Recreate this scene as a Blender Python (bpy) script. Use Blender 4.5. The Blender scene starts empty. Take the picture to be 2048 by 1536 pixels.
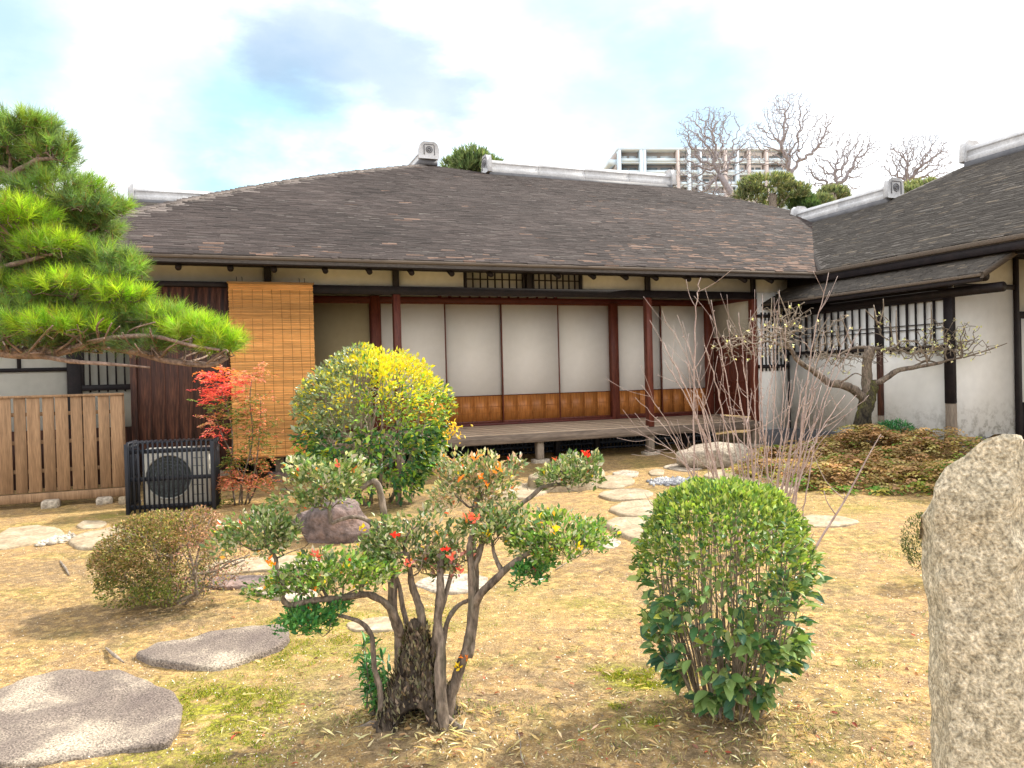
import bpy, math, random
import numpy as np
from mathutils import Matrix, Vector, noise as mnoise

# ------------------------------------------------------------------ camera, world, sun, exposure
sc = bpy.context.scene
COL = sc.collection
FPX = 1540.0
PITCH = math.radians(.77); ROLL = math.radians(1.46)
EYE = np.array([0, 0, 1.6])
_f = np.array([0, math.cos(PITCH), -math.sin(PITCH)]); _r0 = np.array([1, 0, 0.]); _u0 = np.array([0, math.sin(PITCH), math.cos(PITCH)])
_r = math.cos(ROLL)*_r0 - math.sin(ROLL)*_u0
_u = math.sin(ROLL)*_r0 + math.cos(ROLL)*_u0
cam_d = bpy.data.cameras.new('camera'); cam = bpy.data.objects.new('camera', cam_d); COL.objects.link(cam)
cam_d.sensor_width = 36; cam_d.lens = FPX/2048*36; cam_d.clip_start = .05; cam_d.clip_end = 5000
cam.matrix_world = Matrix(((_r[0], _u[0], -_f[0], 0), (_r[1], _u[1], -_f[1], 0), (_r[2], _u[2], -_f[2], 1.6), (0, 0, 0, 1)))
sc.camera = cam

def ray(x, y): return _f + _r*(x-1024)/FPX + _u*(768-y)/FPX
def G(x, y, z=0.0):
    v = ray(x, y); return EYE + v*((z-1.6)/v[2])
def D(x, y, Y):
    v = ray(x, y); return EYE + v*(Y/v[1])

SUN_DIR = np.array([.84, .54, 0]); SUN_DIR /= np.linalg.norm(SUN_DIR)
SUN_EL = math.radians(45)
to_sun = Vector((SUN_DIR[0]*math.cos(SUN_EL), SUN_DIR[1]*math.cos(SUN_EL), math.sin(SUN_EL)))
sd = bpy.data.lights.new('sun', 'SUN'); sd.energy = 3.3; sd.angle = math.radians(2.0); sd.color = (1, .93, .82)
sun = bpy.data.objects.new('sun', sd); COL.objects.link(sun)
sun.rotation_euler = to_sun.to_track_quat('Z', 'Y').to_euler()

world = bpy.data.worlds.new('World'); sc.world = world; world.use_nodes = True
def build_world():
    nt = world.node_tree; nt.nodes.clear(); N = nt.nodes.new; L = nt.links.new
    out = N('ShaderNodeOutputWorld'); bg = N('ShaderNodeBackground'); bg.inputs['Strength'].default_value = .1
    L(bg.outputs[0], out.inputs[0])
    sky = N('ShaderNodeTexSky'); sky.sky_type = 'NISHITA'; sky.sun_disc = False
    sky.sun_elevation = SUN_EL; sky.sun_rotation = math.atan2(SUN_DIR[0], SUN_DIR[1])
    sky.air_density = 1.0; sky.dust_density = .6; sky.ozone_density = 1.2
    tc = N('ShaderNodeTexCoord')
    def noise(scale, detail, w=(1, 1, 1.8), off=(0, 0, 0)):
        mp = N('ShaderNodeMapping'); mp.inputs['Scale'].default_value = w; mp.inputs['Location'].default_value = off
        L(tc.outputs['Generated'], mp.inputs['Vector'])
        t = N('ShaderNodeTexNoise'); t.inputs['Scale'].default_value = scale; t.inputs['Detail'].default_value = detail
        t.inputs['Roughness'].default_value = .55
        L(mp.outputs[0], t.inputs['Vector']); return t.outputs['Fac']
    def math_(op, a, b, clamp=False):
        m = N('ShaderNodeMath'); m.operation = op; m.use_clamp = clamp
        for i, v in enumerate((a, b)):
            if isinstance(v, (int, float)): m.inputs[i].default_value = v
            else: L(v, m.inputs[i])
        return m.outputs[0]
    def rng(v, a, b, c=0, d=1):
        m = N('ShaderNodeMapRange'); m.interpolation_type = 'SMOOTHSTEP'
        L(v, m.inputs[0])
        for i, q in enumerate((a, b, c, d)): m.inputs[i+1].default_value = q
        return m.outputs[0]
    def blob(px, py, rad, nz, amp):
        v = ray(px, py); v = v/np.linalg.norm(v)
        d = N('ShaderNodeVectorMath'); d.operation = 'DISTANCE'; L(tc.outputs['Generated'], d.inputs[0]); d.inputs[1].default_value = tuple(v)
        q = math_('ADD', d.outputs['Value'], math_('MULTIPLY', math_('SUBTRACT', nz, .5), amp))
        return rng(q, rad*1.25, rad*.1)
    n1 = noise(3.2, 6); n2 = noise(1.7, 4, off=(3, 1, 7)); n3 = noise(5.5, 6, off=(9, 4, 2)); n4 = noise(5.0, 8, (1, 1, 2.4), (2, 8, 5))
    # blue gaps in the cloud
    blue = None
    for px, py, rad, am in ((-40, 30, .17, .8), (300, 130, .13, .6), (30, 130, .07, .4), (760, 60, .20, .55), (1180, 120, .22, .7), (1330, 210, .2, .7),
                            (560, 280, .22, .9), (300, 420, .12, .35), (1000, 250, .2, .6), (1880, 60, .14, .3), (1980, 250, .10, .25), (700, 340, .1, .55)):
        b = math_('MULTIPLY', blob(px, py, rad, n1, .32), am)
        blue = b if blue is None else math_('MAXIMUM', blue, b)
    gen = math_('MULTIPLY', rng(n2, .56, .75), .5)
    blue = math_('MULTIPLY', math_('MAXIMUM', blue, gen), rng(n3, .25, .6, .55, 1))
    grey = None
    for px, py, rad, am in ((700, 120, .13, 1), (790, 165, .12, 1), (640, 215, .10, .8), (1440, 170, .16, .6), (1330, 120, .12, .4), (1100, 60, .12, .3), (560, 190, .09, .3), (1990, 170, .12, .5), (20, 20, .08, .5), (330, 130, .1, .3)):
        b = math_('MULTIPLY', blob(px, py, rad, n4, .55), am)
        grey = b if grey is None else math_('MAXIMUM', grey, b)
    def mix(fac, a, b):
        m = N('ShaderNodeMix'); m.data_type = 'RGBA'; L(fac, m.inputs[0])
        for i, v in ((6, a), (7, b)):
            if isinstance(v, tuple): m.inputs[i].default_value = v+(1,)
            else: L(v, m.inputs[i])
        return m.outputs[2]
    gain = N('ShaderNodeVectorMath'); gain.operation = 'MULTIPLY'; L(sky.outputs[0], gain.inputs[0]); gain.inputs[1].default_value = (.4, .55, .5)
    add = N('ShaderNodeVectorMath'); add.operation = 'ADD'; L(gain.outputs[0], add.inputs[0]); add.inputs[1].default_value = (1.2, 2.3, 2.9)
    cloud = mix(rng(n1, .3, .7), (8.0, 8.2, 8.5), (10.5, 10.5, 10.5))
    c = mix(blue, cloud, add.outputs[0])
    c = mix(math_('MULTIPLY', grey, .66), c, (1.9, 2.4, 3.3))
    L(c, bg.inputs['Color'])
build_world()
sc.view_settings.view_transform = 'Standard'; sc.view_settings.look = 'None'; sc.view_settings.gamma = 1
sc.view_settings.exposure = 1.2
sc.view_settings.use_curve_mapping = False
sc.cycles.use_denoising = True
sc.cycles.max_bounces = 6; sc.cycles.diffuse_bounces = 4; sc.cycles.glossy_bounces = 2; sc.cycles.transmission_bounces = 3; sc.cycles.transparent_max_bounces = 4

# ------------------------------------------------------------------ frame of the house: s along the front, d out towards the garden, z up
P0 = np.array([.42, 13.75, 0]); ANG = math.radians(20.9)
UU = np.array([math.cos(ANG), math.sin(ANG), 0]); NN = np.array([math.sin(ANG), -math.cos(ANG), 0])
def W(s, d, z=0): return P0 + UU*s + NN*d + np.array([0, 0, z])
def toSD(p):
    q = np.asarray(p, float)-P0; return float(q@UU), float(q@NN), float(q[2])
def SZ(x, y, d):
    v = ray(x, y); t = ((P0+NN*d-EYE)@NN)/(v@NN); q = EYE+v*t; return float((q-P0)@UU), float(q[2])
def WZ(x, y, s):
    v = ray(x, y); t = ((P0+UU*s-EYE)@UU)/(v@UU); q = EYE+v*t; return float((q-P0)@NN), float(q[2])

# ------------------------------------------------------------------ helpers
rng = np.random.default_rng(7)
def sm(t): t = np.clip(t, 0, 1); return t*t*(3-2*t)
def nrm(v):
    v = np.asarray(v, float); l = np.linalg.norm(v, axis=-1, keepdims=True); return v/np.maximum(l, 1e-9)

class Acc:
    """collects polygons into one mesh"""
    def __init__(s): s.V = []; s.L = []; s.T = []; s.C = []; s.n = 0
    def add(s, V, F, col=None):
        V = np.asarray(V, float).reshape(-1, 3)
        if isinstance(F, np.ndarray):
            s.L.append((F+s.n).ravel()); s.T.append(np.full(len(F), F.shape[1]))
        else:
            for f in F:
                s.L.append(np.array(f)+s.n); s.T.append(np.array([len(f)]))
        s.V.append(V); s.n += len(V)
        c = np.ones((len(V), 3))*(.5 if col is None else np.asarray(col)); s.C.append(c)
    def box(s, x0, x1, y0, y1, z0, z1, col=None, M=None):
        V = np.array([[x, y, z] for z in (z0, z1) for x, y in ((x0, y0), (x1, y0), (x1, y1), (x0, y1))])
        if M is not None: V = V@M[:3, :3].T+M[:3, 3]
        s.add(V, np.array([[3, 2, 1, 0], [4, 5, 6, 7], [0, 1, 5, 4], [1, 2, 6, 5], [2, 3, 7, 6], [3, 0, 4, 7]]), col)
    def tube(s, pts, rad, n=6, col=None, caps=True, smooth=0, gnarl=0, seed=0):
        P = np.asarray(pts, float); R = np.ones(len(P))*rad if np.isscalar(rad) else np.asarray(rad, float)
        if smooth: P, R = catmull(P, R, smooth)
        m = len(P); T = nrm(np.gradient(P, axis=0))
        a = np.array([0, 0, 1.]) if abs(T[0][2]) < .9 else np.array([1., 0, 0])
        X = nrm(np.cross(T[0], a)); ang = np.arange(n)*2*math.pi/n; V = []
        for i in range(m):
            X = nrm(X-T[i]*(X@T[i])); Y = np.cross(T[i], X)
            rr = np.full(n, R[i])
            if gnarl: rr = R[i]*(1+gnarl*np.array([mnoise.noise(Vector((math.cos(q)*1.3+seed, math.sin(q)*1.3, i*.45+seed))) for q in ang]))
            V.append(P[i]+rr[:, None]*(np.cos(ang)[:, None]*X+np.sin(ang)[:, None]*Y))
        V = np.vstack(V); i = np.arange(m-1)[:, None]*n; j = np.arange(n); k = (j+1) % n
        F = np.stack([i+j, i+k, i+n+k, i+n+j], -1).reshape(-1, 4)
        s.add(V, F, col)
        if caps:
            s.L.append(np.arange(n)[::-1]+s.n-len(V)); s.T.append(np.array([n])); s.L.append(np.arange(n)+s.n-n); s.T.append(np.array([n]))
    def build(s, name, mat, parent=None, smooth=False, bevel=0, kind=None, loc=None):
        me = bpy.data.meshes.new(name)
        V = np.vstack(s.V); Lp = np.concatenate(s.L).astype(np.int32); T = np.concatenate(s.T).astype(np.int32)
        if loc is not None: V = V-np.asarray(loc)
        me.vertices.add(len(V)); me.vertices.foreach_set('co', V.astype(np.float32).ravel())
        me.loops.add(len(Lp)); me.loops.foreach_set('vertex_index', Lp)
        me.polygons.add(len(T)); st = np.concatenate([[0], np.cumsum(T)[:-1]]).astype(np.int32)
        me.polygons.foreach_set('loop_start', st); me.polygons.foreach_set('loop_total', T)
        if smooth: me.polygons.foreach_set('use_smooth', np.ones(len(T), bool))
        C = np.vstack(s.C); at = me.attributes.new('Col', 'FLOAT_COLOR', 'POINT')
        at.data.foreach_set('color', np.hstack([C, np.ones((len(C), 1))]).astype(np.float32).ravel())
        me.update(calc_edges=True)
        me.materials.append(mat)
        o = bpy.data.objects.new(name, me); COL.objects.link(o)
        if parent: o.parent = parent
        if loc is not None: o.location = loc
        if bevel:
            b = o.modifiers.new('bevel', 'BEVEL'); b.width = bevel; b.segments = 1; b.limit_method = 'ANGLE'
        if kind: o['kind'] = kind
        return o

def catmull(P, R, k):
    P = np.asarray(P, float); n = len(P)
    if n < 3: 
        t = np.linspace(0, 1, k+1)[:, None]; return P[0]+(P[-1]-P[0])*t, R[0]+(R[-1]-R[0])*t[:, 0]
    Q = np.vstack([2*P[0]-P[1], P, 2*P[-1]-P[-2]]); S = np.concatenate([[R[0]], R, [R[-1]]]); o = []; q = []
    for i in range(1, n):
        for t in np.arange(k)/k:
            a, b, c, d = Q[i-1], Q[i], Q[i+1], Q[i+2]
            o.append(.5*(2*b+(c-a)*t+(2*a-5*b+4*c-d)*t*t+(3*b-a-3*c+d)*t**3)); q.append(S[i]+(S[i+1]-S[i])*t)
    o.append(P[-1]); q.append(R[-1]); return np.array(o), np.array(q)

def thing(name, label, cat, loc=(0, 0, 0), rotz=0, group=None):
    o = bpy.data.objects.new(name, None); COL.objects.link(o); o.location = tuple(loc); o.rotation_euler = (0, 0, rotz)
    o.empty_display_size = .2; o['label'] = label; o['category'] = cat
    if group: o['group'] = group
    bpy.context.view_layer.update()
    return o
def tag(o, label, cat, group=None):
    o['label'] = label; o['category'] = cat
    if group: o['group'] = group
    return o

# ------------------------------------------------------------------ materials
MATS = {}
def material(name, cols, scale=5, rough=.7, bump=.2, stretch=(1, 1, 1), fine=None, spec=.3, bscale=None, attr=0, detail=6, dist=0, coords='Object', metal=0, bdist=.01, random=0):
    """noise mix of 2-3 colours, a second fine noise, and bump; attr multiplies in the vertex 'Col'"""
    if name in MATS: return MATS[name]
    m = bpy.data.materials.new(name); m.use_nodes = True; nt = m.node_tree; N = nt.nodes.new; L = nt.links.new
    b = nt.nodes['Principled BSDF']; b.inputs['Roughness'].default_value = rough; b.inputs['Specular IOR Level'].default_value = spec; b.inputs['Metallic'].default_value = metal
    tc = N('ShaderNodeTexCoord'); mp = N('ShaderNodeMapping'); mp.inputs['Scale'].default_value = stretch; L(tc.outputs[coords], mp.inputs[0])
    t = N('ShaderNodeTexNoise'); t.inputs['Scale'].default_value = scale; t.inputs['Detail'].default_value = detail; t.inputs['Distortion'].default_value = dist; t.inputs['Roughness'].default_value = .6
    L(mp.outputs[0], t.inputs['Vector'])
    r = N('ShaderNodeValToRGB'); e = r.color_ramp.elements; k = len(cols)
    e[0].position = .3; e[0].color = cols[0]+(1,); e[1].position = .7; e[1].color = cols[-1]+(1,)
    for i in range(1, k-1):
        x = e.new(.3+.4*i/(k-1)); x.color = cols[i]+(1,)
    L(t.outputs['Fac'], r.inputs[0]); c = r.outputs[0]
    t2 = N('ShaderNodeTexNoise'); t2.inputs['Scale'].default_value = bscale or scale*6; t2.inputs['Detail'].default_value = 5; L(mp.outputs[0], t2.inputs['Vector'])
    if fine:
        mr = N('ShaderNodeMapRange'); mr.inputs[1].default_value = .3; mr.inputs[2].default_value = .7; mr.inputs[3].default_value = 1-fine; mr.inputs[4].default_value = 1+fine
        L(t2.outputs['Fac'], mr.inputs[0]); v = N('ShaderNodeVectorMath'); v.operation = 'SCALE'; L(c, v.inputs[0]); L(mr.outputs[0], v.inputs['Scale']); c = v.outputs[0]
    if random:
        oi = N('ShaderNodeObjectInfo'); mr = N('ShaderNodeMapRange'); mr.inputs[3].default_value = 1-random; mr.inputs[4].default_value = 1+random
        L(oi.outputs['Random'], mr.inputs[0]); v = N('ShaderNodeVectorMath'); v.operation = 'SCALE'; L(c, v.inputs[0]); L(mr.outputs[0], v.inputs['Scale']); c = v.outputs[0]
    if attr:
        a = N('ShaderNodeAttribute'); a.attribute_name = 'Col'; v = N('ShaderNodeVectorMath'); v.operation = 'MULTIPLY'; L(c, v.inputs[0]); L(a.outputs['Color'], v.inputs[1])
        v2 = N('ShaderNodeVectorMath'); v2.operation = 'SCALE'; L(v.outputs[0], v2.inputs[0]); v2.inputs['Scale'].default_value = attr; c = v2.outputs[0]
    L(c, b.inputs['Base Color'])
    if bump:
        bn = N('ShaderNodeBump'); bn.inputs['Strength'].default_value = bump; bn.inputs['Distance'].default_value = bdist
        L(t2.outputs['Fac'], bn.inputs['Height']); L(bn.outputs[0], b.inputs['Normal'])
    if name == 'white_plaster_foot':      # grey mildew and damp at the foot of the wall
        sx = N('ShaderNodeSeparateXYZ'); L(tc.outputs['Object'], sx.inputs[0]); mr = N('ShaderNodeMapRange'); mr.inputs[1].default_value = -.55; mr.inputs[2].default_value = -1.2; L(sx.outputs[2], mr.inputs[0])
        t3 = N('ShaderNodeTexNoise'); t3.inputs['Scale'].default_value = 7; t3.inputs['Detail'].default_value = 8; t3.inputs['Roughness'].default_value = .75; L(tc.outputs['Object'], t3.inputs['Vector'])
        ad = N('ShaderNodeMath'); ad.operation = 'MULTIPLY'; L(mr.outputs[0], ad.inputs[0]); m3 = N('ShaderNodeMapRange'); m3.inputs[1].default_value = .47; m3.inputs[2].default_value = .62; L(t3.outputs['Fac'], m3.inputs[0]); L(m3.outputs[0], ad.inputs[1])
        mm = N('ShaderNodeMix'); mm.data_type = 'RGBA'; L(ad.outputs[0], mm.inputs[0]); L(c, mm.inputs[6]); mm.inputs[7].default_value = (.34, .33, .29, 1); L(mm.outputs[2], b.inputs['Base Color'])
    MATS[name] = m; return m

def leaf_material(name, rough=.55, trans=.3, spec=.18):
    m = bpy.data.materials.new(name); m.use_nodes = True; nt = m.node_tree; N = nt.nodes.new; L = nt.links.new
    b = nt.nodes['Principled BSDF']; b.inputs['Roughness'].default_value = rough; b.inputs['Specular IOR Level'].default_value = spec
    a = N('ShaderNodeAttribute'); a.attribute_name = 'Col'; L(a.outputs['Color'], b.inputs['Base Color'])
    t = N('ShaderNodeBsdfTranslucent'); g = N('ShaderNodeVectorMath'); g.operation = 'MULTIPLY'; L(a.outputs['Color'], g.inputs[0]); g.inputs[1].default_value = (1.5, 1.5, .7); L(g.outputs[0], t.inputs['Color'])
    mx = N('ShaderNodeMixShader'); mx.inputs[0].default_value = trans; L(b.outputs[0], mx.inputs[1]); L(t.outputs[0], mx.inputs[2])
    L(mx.outputs[0], nt.nodes['Material Output'].inputs['Surface'])
    return m
LEAF = leaf_material('leaf'); DRYLEAF = leaf_material('dry_leaf', .9, .3, .02); NEEDLE = leaf_material('needle', .55, .35, .3); PETAL = leaf_material('petal', .6, .4, .2); WAXLEAF = leaf_material('waxy_leaf', .42, .25, .3); GLOSSLEAF = leaf_material('gloss_leaf', .36, .25, .45)

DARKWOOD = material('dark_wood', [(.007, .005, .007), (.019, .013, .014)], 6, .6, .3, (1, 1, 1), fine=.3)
REDWOOD = material('red_wood', [(.065, .014, .011), (.14, .038, .022), (.09, .02, .015)], 3, .45, .3, (6, 6, .6), fine=.35, random=.15)
REDBEAM = material('red_beam', [(.075, .016, .014), (.13, .03, .022)], 3, .45, .3, (.6, 6, 6), fine=.3)
PALEBASE = material('weathered_wood', [(.17, .13, .10), (.32, .26, .20)], 3, .8, .4, (8, 8, .7), fine=.3, random=.1)
FLOORW = material('floor_wood', [(.34, .24, .165), (.50, .38, .28)], 2.5, .6, .3, (.5, 9, 9), fine=.3, random=.12)
FASCIA = material('fascia_wood', [(.12, .09, .07), (.26, .20, .155)], 2.5, .75, .5, (.5, 9, 9), fine=.35)
WAINS = material('wainscot_wood', [(.27, .085, .02), (.44, .17, .045), (.33, .11, .025)], 2, .4, .2, (7, 7, .5), fine=.35, random=.14)
PAPER = material('door_paper', [(.82, .80, .76), (.88, .86, .83)], 1.2, .9, .05, fine=.02, spec=.1)
OCHREPAPER = material('ochre_paper', [(.36, .30, .18), (.42, .35, .22)], 1.2, .9, .05, fine=.04, spec=.1)
PLASTER = material('cream_plaster', [(.52, .51, .45), (.60, .58, .52)], 1.5, .9, .15, fine=.05, spec=.1)
WHITEPL = material('white_plaster', [(.85, .86, .85), (.90, .90, .89)], .9, .9, .12, fine=.03, spec=.1)
WHITEFOOT = material('white_plaster_foot', [(.84, .85, .83), (.90, .90, .89)], .9, .9, .12, fine=.04, spec=.1)
CEDAR = material('tobukuro_wood', [(.010, .006, .007), (.05, .020, .014), (.13, .052, .03)], 3, .55, .5, (5, 5, .35), fine=.5, dist=.6, random=.25)
FENCEW = material('fence_wood', [(.20, .12, .065), (.33, .205, .115)], 3, .75, .4, (6, 6, .4), fine=.25, random=.12)
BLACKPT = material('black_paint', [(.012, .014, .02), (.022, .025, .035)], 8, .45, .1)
SHINGLE = material('shingle', [(.72, .68, .66), (1.0, .96, .93)], 1.3, .9, .4, (1, 1, 1), fine=.2, attr=1, bscale=40)
ROOFBASE = material('roof_base', [(.05, .043, .038), (.10, .085, .075)], 3, .9, .8, (1, 12, 12), fine=.4)
EAVEEDGE = material('eave_edge', [(.07, .055, .045), (.16, .125, .095)], 4, .85, .6, (.4, 6, 20), fine=.3)
TILE = material('ridge_tile', [(.42, .42, .43), (.60, .60, .61)], 4, .55, .25, fine=.12)
TILEDARK = material('dark_tile', [(.10, .10, .11), (.17, .17, .18)], 4, .6, .2)
ROCKM = material('garden_stone', [(.22, .18, .14), (.38, .32, .25), (.48, .42, .33)], 4, .9, .9, fine=.4, bscale=30, bdist=.02)
PALESTONE = material('pale_stone', [(.24, .18, .115), (.34, .27, .18), (.43, .36, .26)], 4, .9, .8, fine=.25, bscale=30, bdist=.015)
PURPLESTONE = material('speckled_stone', [(.13, .10, .09), (.21, .17, .14), (.50, .42, .32)], 1.9, .95, 1, fine=.6, bscale=105, bdist=.015, dist=.4)
DARKROCK = material('dark_rock', [(.07, .06, .06), (.16, .12, .11), (.28, .19, .16)], 3, .9, .9, fine=.4, bscale=20, bdist=.03)
BARK = material('bark', [(.035, .027, .022), (.21, .165, .13), (.11, .10, .07)], 14, .95, 1, (1, 1, .35), fine=.5, bscale=60, bdist=.012)
PALEBARK = material('pale_bark', [(.15, .12, .09), (.33, .27, .21)], 12, .9, .6, (1, 1, .5), fine=.35, bscale=50)
MOSSBARK = material('mossy_bark', [(.015, .012, .010), (.06, .05, .032), (.16, .17, .03)], 5, .95, 1, (1, 1, .6), fine=.5, bscale=40, bdist=.02)
PINEBARK = material('pine_bark', [(.13, .085, .065), (.32, .23, .19)], 12, .95, 1, (1, 1, 1), fine=.4, bscale=50, bdist=.01)
TWIGRED = material('reddish_twig', [(.25, .18, .16), (.46, .36, .32)], 10, .7, .2, fine=.2)
SUDARE = material('reed', [(.85, .8, .7), (1, 1, 1)], 2, .6, .2, (.6, 1, 20), fine=.2, attr=1)
ATTR = material('attr_plain', [(.9, .9, .9), (1, 1, 1)], 20, .9, .1, attr=1)
ATTRWOOD = material('straw', [(.8, .8, .8), (1, 1, 1)], 30, .8, .1, attr=1)

# ------------------------------------------------------------------ ground
def gz(x, y):
    x = np.asarray(x, float); y = np.asarray(y, float)
    h = .36*np.exp(-((x-5.8)/1.5)**2-((y-11.9)/1.6)**2)
    h = h+.05*np.exp(-((x+.46)/.5)**2-((y-3.55)/.4)**2)+.035*np.exp(-((x-.95)/.45)**2-((y-3.5)/.4)**2)
    h = h+.012*np.sin(x*1.7+y*.9)*np.sin(y*1.3-x*.4)*np.exp(-((y-5)/4.5)**2)
    return h
MOSS = [(420, 1395, .4, 1.1), (500, 1420, .36, 1.0), (640, 1250, .5, .7), (860, 1240, .5, .5), (600, 1310, .45, .75), (690, 1290, .3, .5), (1290, 1370, .2, 1.3), (1230, 1350, .15, 1.1), (1280, 1460, .12, 1.1), (1220, 1420, .1, .5), (470, 1500, .3, .5), (250, 1530, .3, .4),
        (560, 1360, .3, .4), (1100, 1210, .35, .35), (380, 1290, .2, .4), (180, 1035, .5, .4), (1700, 1015, .6, .35), (1350, 1350, .15, .8)]
DARK_PATCHES = [(700, 1400, .5, .8), (560, 1470, .45, .6), (330, 1230, .5, .7), (120, 1140, .6, .5), (1450, 1480, .5, .7), (1700, 1430, .35, .4), (840, 1460, .4, .9), (500, 1150, .5, .6), (850, 1010, .9, .8), (1250, 1440, .3, .4), (60, 1230, .5, .35), (1000, 1400, .4, .5), (1150, 1380, .5, .55), (1800, 1250, .4, .35), (1650, 1180, .4, .3), (400, 1230, .4, .6)]  # darker brown patches of the ground
def build_ground():
    xs = np.concatenate([np.linspace(-9, -4, 50, endpoint=False), np.linspace(-4, 4, 330, endpoint=False), np.linspace(4, 12, 90)])
    ys = np.concatenate([np.linspace(1.2, 6.5, 260, endpoint=False), np.linspace(6.5, 19, 160)])
    X, Y = np.meshgrid(xs, ys); Z = gz(X, Y)
    fl = np.array([mnoise.fractal(Vector((a*3.2, b*3.2, 0)), 1, 2, 4)+.55*mnoise.noise(Vector((a*17, b*17, 3))) for a, b in zip(X.ravel(), Y.ravel())]).reshape(X.shape)
    Z = Z+fl*.0075
    V = np.stack([X, Y, Z], -1).reshape(-1, 3); n = len(xs); m = len(ys)
    i = np.arange(m-1)[:, None]*n; j = np.arange(n-1)[None]; F = np.stack([i+j, i+j+1, i+n+j+1, i+n+j], -1).reshape(-1, 4)
    def mask(lst):
        M_ = np.zeros(len(V))
        for px, py, r, a in lst:
            g = G(px, py); M_ = np.maximum(M_, a*np.exp(-((V[:, 0]-g[0])/r)**2-((V[:, 1]-g[1])/(r*.8))**2))
        return M_
    C = np.stack([mask(MOSS), mask(DARK_PATCHES), np.zeros(len(V))], -1)
    A = Acc(); A.add(V, F, C)
    # far sheet to the horizon, one centimetre below the garden sheet
    Bq = Acc(); Bq.add(np.array([[-3000, -600, -.05], [3000, -600, -.05], [3000, 4000, -.05], [-3000, 4000, -.05]]), np.array([[0, 1, 2, 3]]), (0, .3, 0))
    m_ = bpy.data.materials.new('dry_garden_ground'); m_.use_nodes = True; nt = m_.node_tree; N = nt.nodes.new; L = nt.links.new
    b = nt.nodes['Principled BSDF']; b.inputs['Roughness'].default_value = .95; b.inputs['Specular IOR Level'].default_value = .1
    tc = N('ShaderNodeTexCoord')
    def nz(s, d=6, r=.6):
        t = N('ShaderNodeTexNoise'); t.inputs['Scale'].default_value = s; t.inputs['Detail'].default_value = d; t.inputs['Roughness'].default_value = r; L(tc.outputs['Object'], t.inputs['Vector']); return t.outputs['Fac']
    def rg(v, a, b_, c=0, d=1):
        q = N('ShaderNodeMapRange'); q.interpolation_type = 'SMOOTHSTEP'; L(v, q.inputs[0])
        for i_, z_ in enumerate((a, b_, c, d)): q.inputs[i_+1].default_value = z_
        return q.outputs[0]
    def mx(f, a, b_):
        q = N('ShaderNodeMix'); q.data_type = 'RGBA'
        if isinstance(f, float): q.inputs[0].default_value = f
        else: L(f, q.inputs[0])
        for i_, v in ((6, a), (7, b_)):
            if isinstance(v, tuple): q.inputs[i_].default_value = v+(1,)
            else: L(v, q.inputs[i_])
        return q.outputs[2]
    def mt(op, a, b_):
        q = N('ShaderNodeMath'); q.operation = op; q.use_clamp = True
        for i_, v in enumerate((a, b_)):
            if isinstance(v, (int, float)): q.inputs[i_].default_value = v
            else: L(v, q.inputs[i_])
        return q.outputs[0]
    at = N('ShaderNodeAttribute'); at.attribute_name = 'Col'; sp = N('ShaderNodeSeparateColor'); L(at.outputs['Color'], sp.inputs[0])
    n_big, n_mid, n_fin, n_vf = nz(1.1, 5), nz(5, 7, .7), nz(42, 4), nz(110, 3)
    c = mx(rg(n_big, .35, .65), (.40, .245, .095), (.52, .33, .115))
    c = mx(rg(n_mid, .42, .58), c, (.28, .18, .09))
    c = mx(mt('MULTIPLY', rg(n_fin, .47, .58), .55), c, (.25, .165, .09))
    n_sp = nz(85, 3)
    c = mx(mt('MULTIPLY', rg(n_sp, .56, .62), .5), c, (.14, .10, .06))
    c = mx(mt('MULTIPLY', rg(n_vf, .55, .61), .5), c, (.74, .58, .33))
    n_pt = nz(13, 7, .75)
    c = mx(mt('MULTIPLY', rg(n_pt, .49, .55), mt('ADD', mt('MULTIPLY', sp.outputs[1], .9), rg(n_big, .4, .6, .2, .6))), c, (.15, .105, .055))
    c = mx(mt('MULTIPLY', rg(n_pt, .47, .38), .55), c, (.64, .45, .19))
    dark_patch = mt('MULTIPLY', sp.outputs[1], rg(n_mid, .3, .55, .35, 1.0))
    c = mx(dark_patch, c, mx(rg(n_fin, .4, .6), (.13, .095, .06), (.31, .225, .14)))
    mo = mt('MULTIPLY', mt('ADD', sp.outputs[0], mt('MULTIPLY', rg(n_big, .48, .66), .4)), mt('MULTIPLY', rg(n_mid, .40, .52), rg(n_fin, .3, .5)))
    c = mx(mo, c, mx(rg(n_fin, .4, .65), (.13, .13, .02), (.36, .33, .05)))
    L(c, b.inputs['Base Color'])
    bn = N('ShaderNodeBump'); bn.inputs['Strength'].default_value = .9; bn.inputs['Distance'].default_value = .02; L(mt('ADD', n_fin, mt('MULTIPLY', n_vf, .5)), bn.inputs['Height']); L(bn.outputs[0], b.inputs['Normal'])
    o = A.build('ground', m_, smooth=True, kind='structure'); o['label'] = 'dry yellow soil of the garden with thin straw and moss'
    o2 = Bq.build('terrain', m_, kind='structure')
build_ground()

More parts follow.
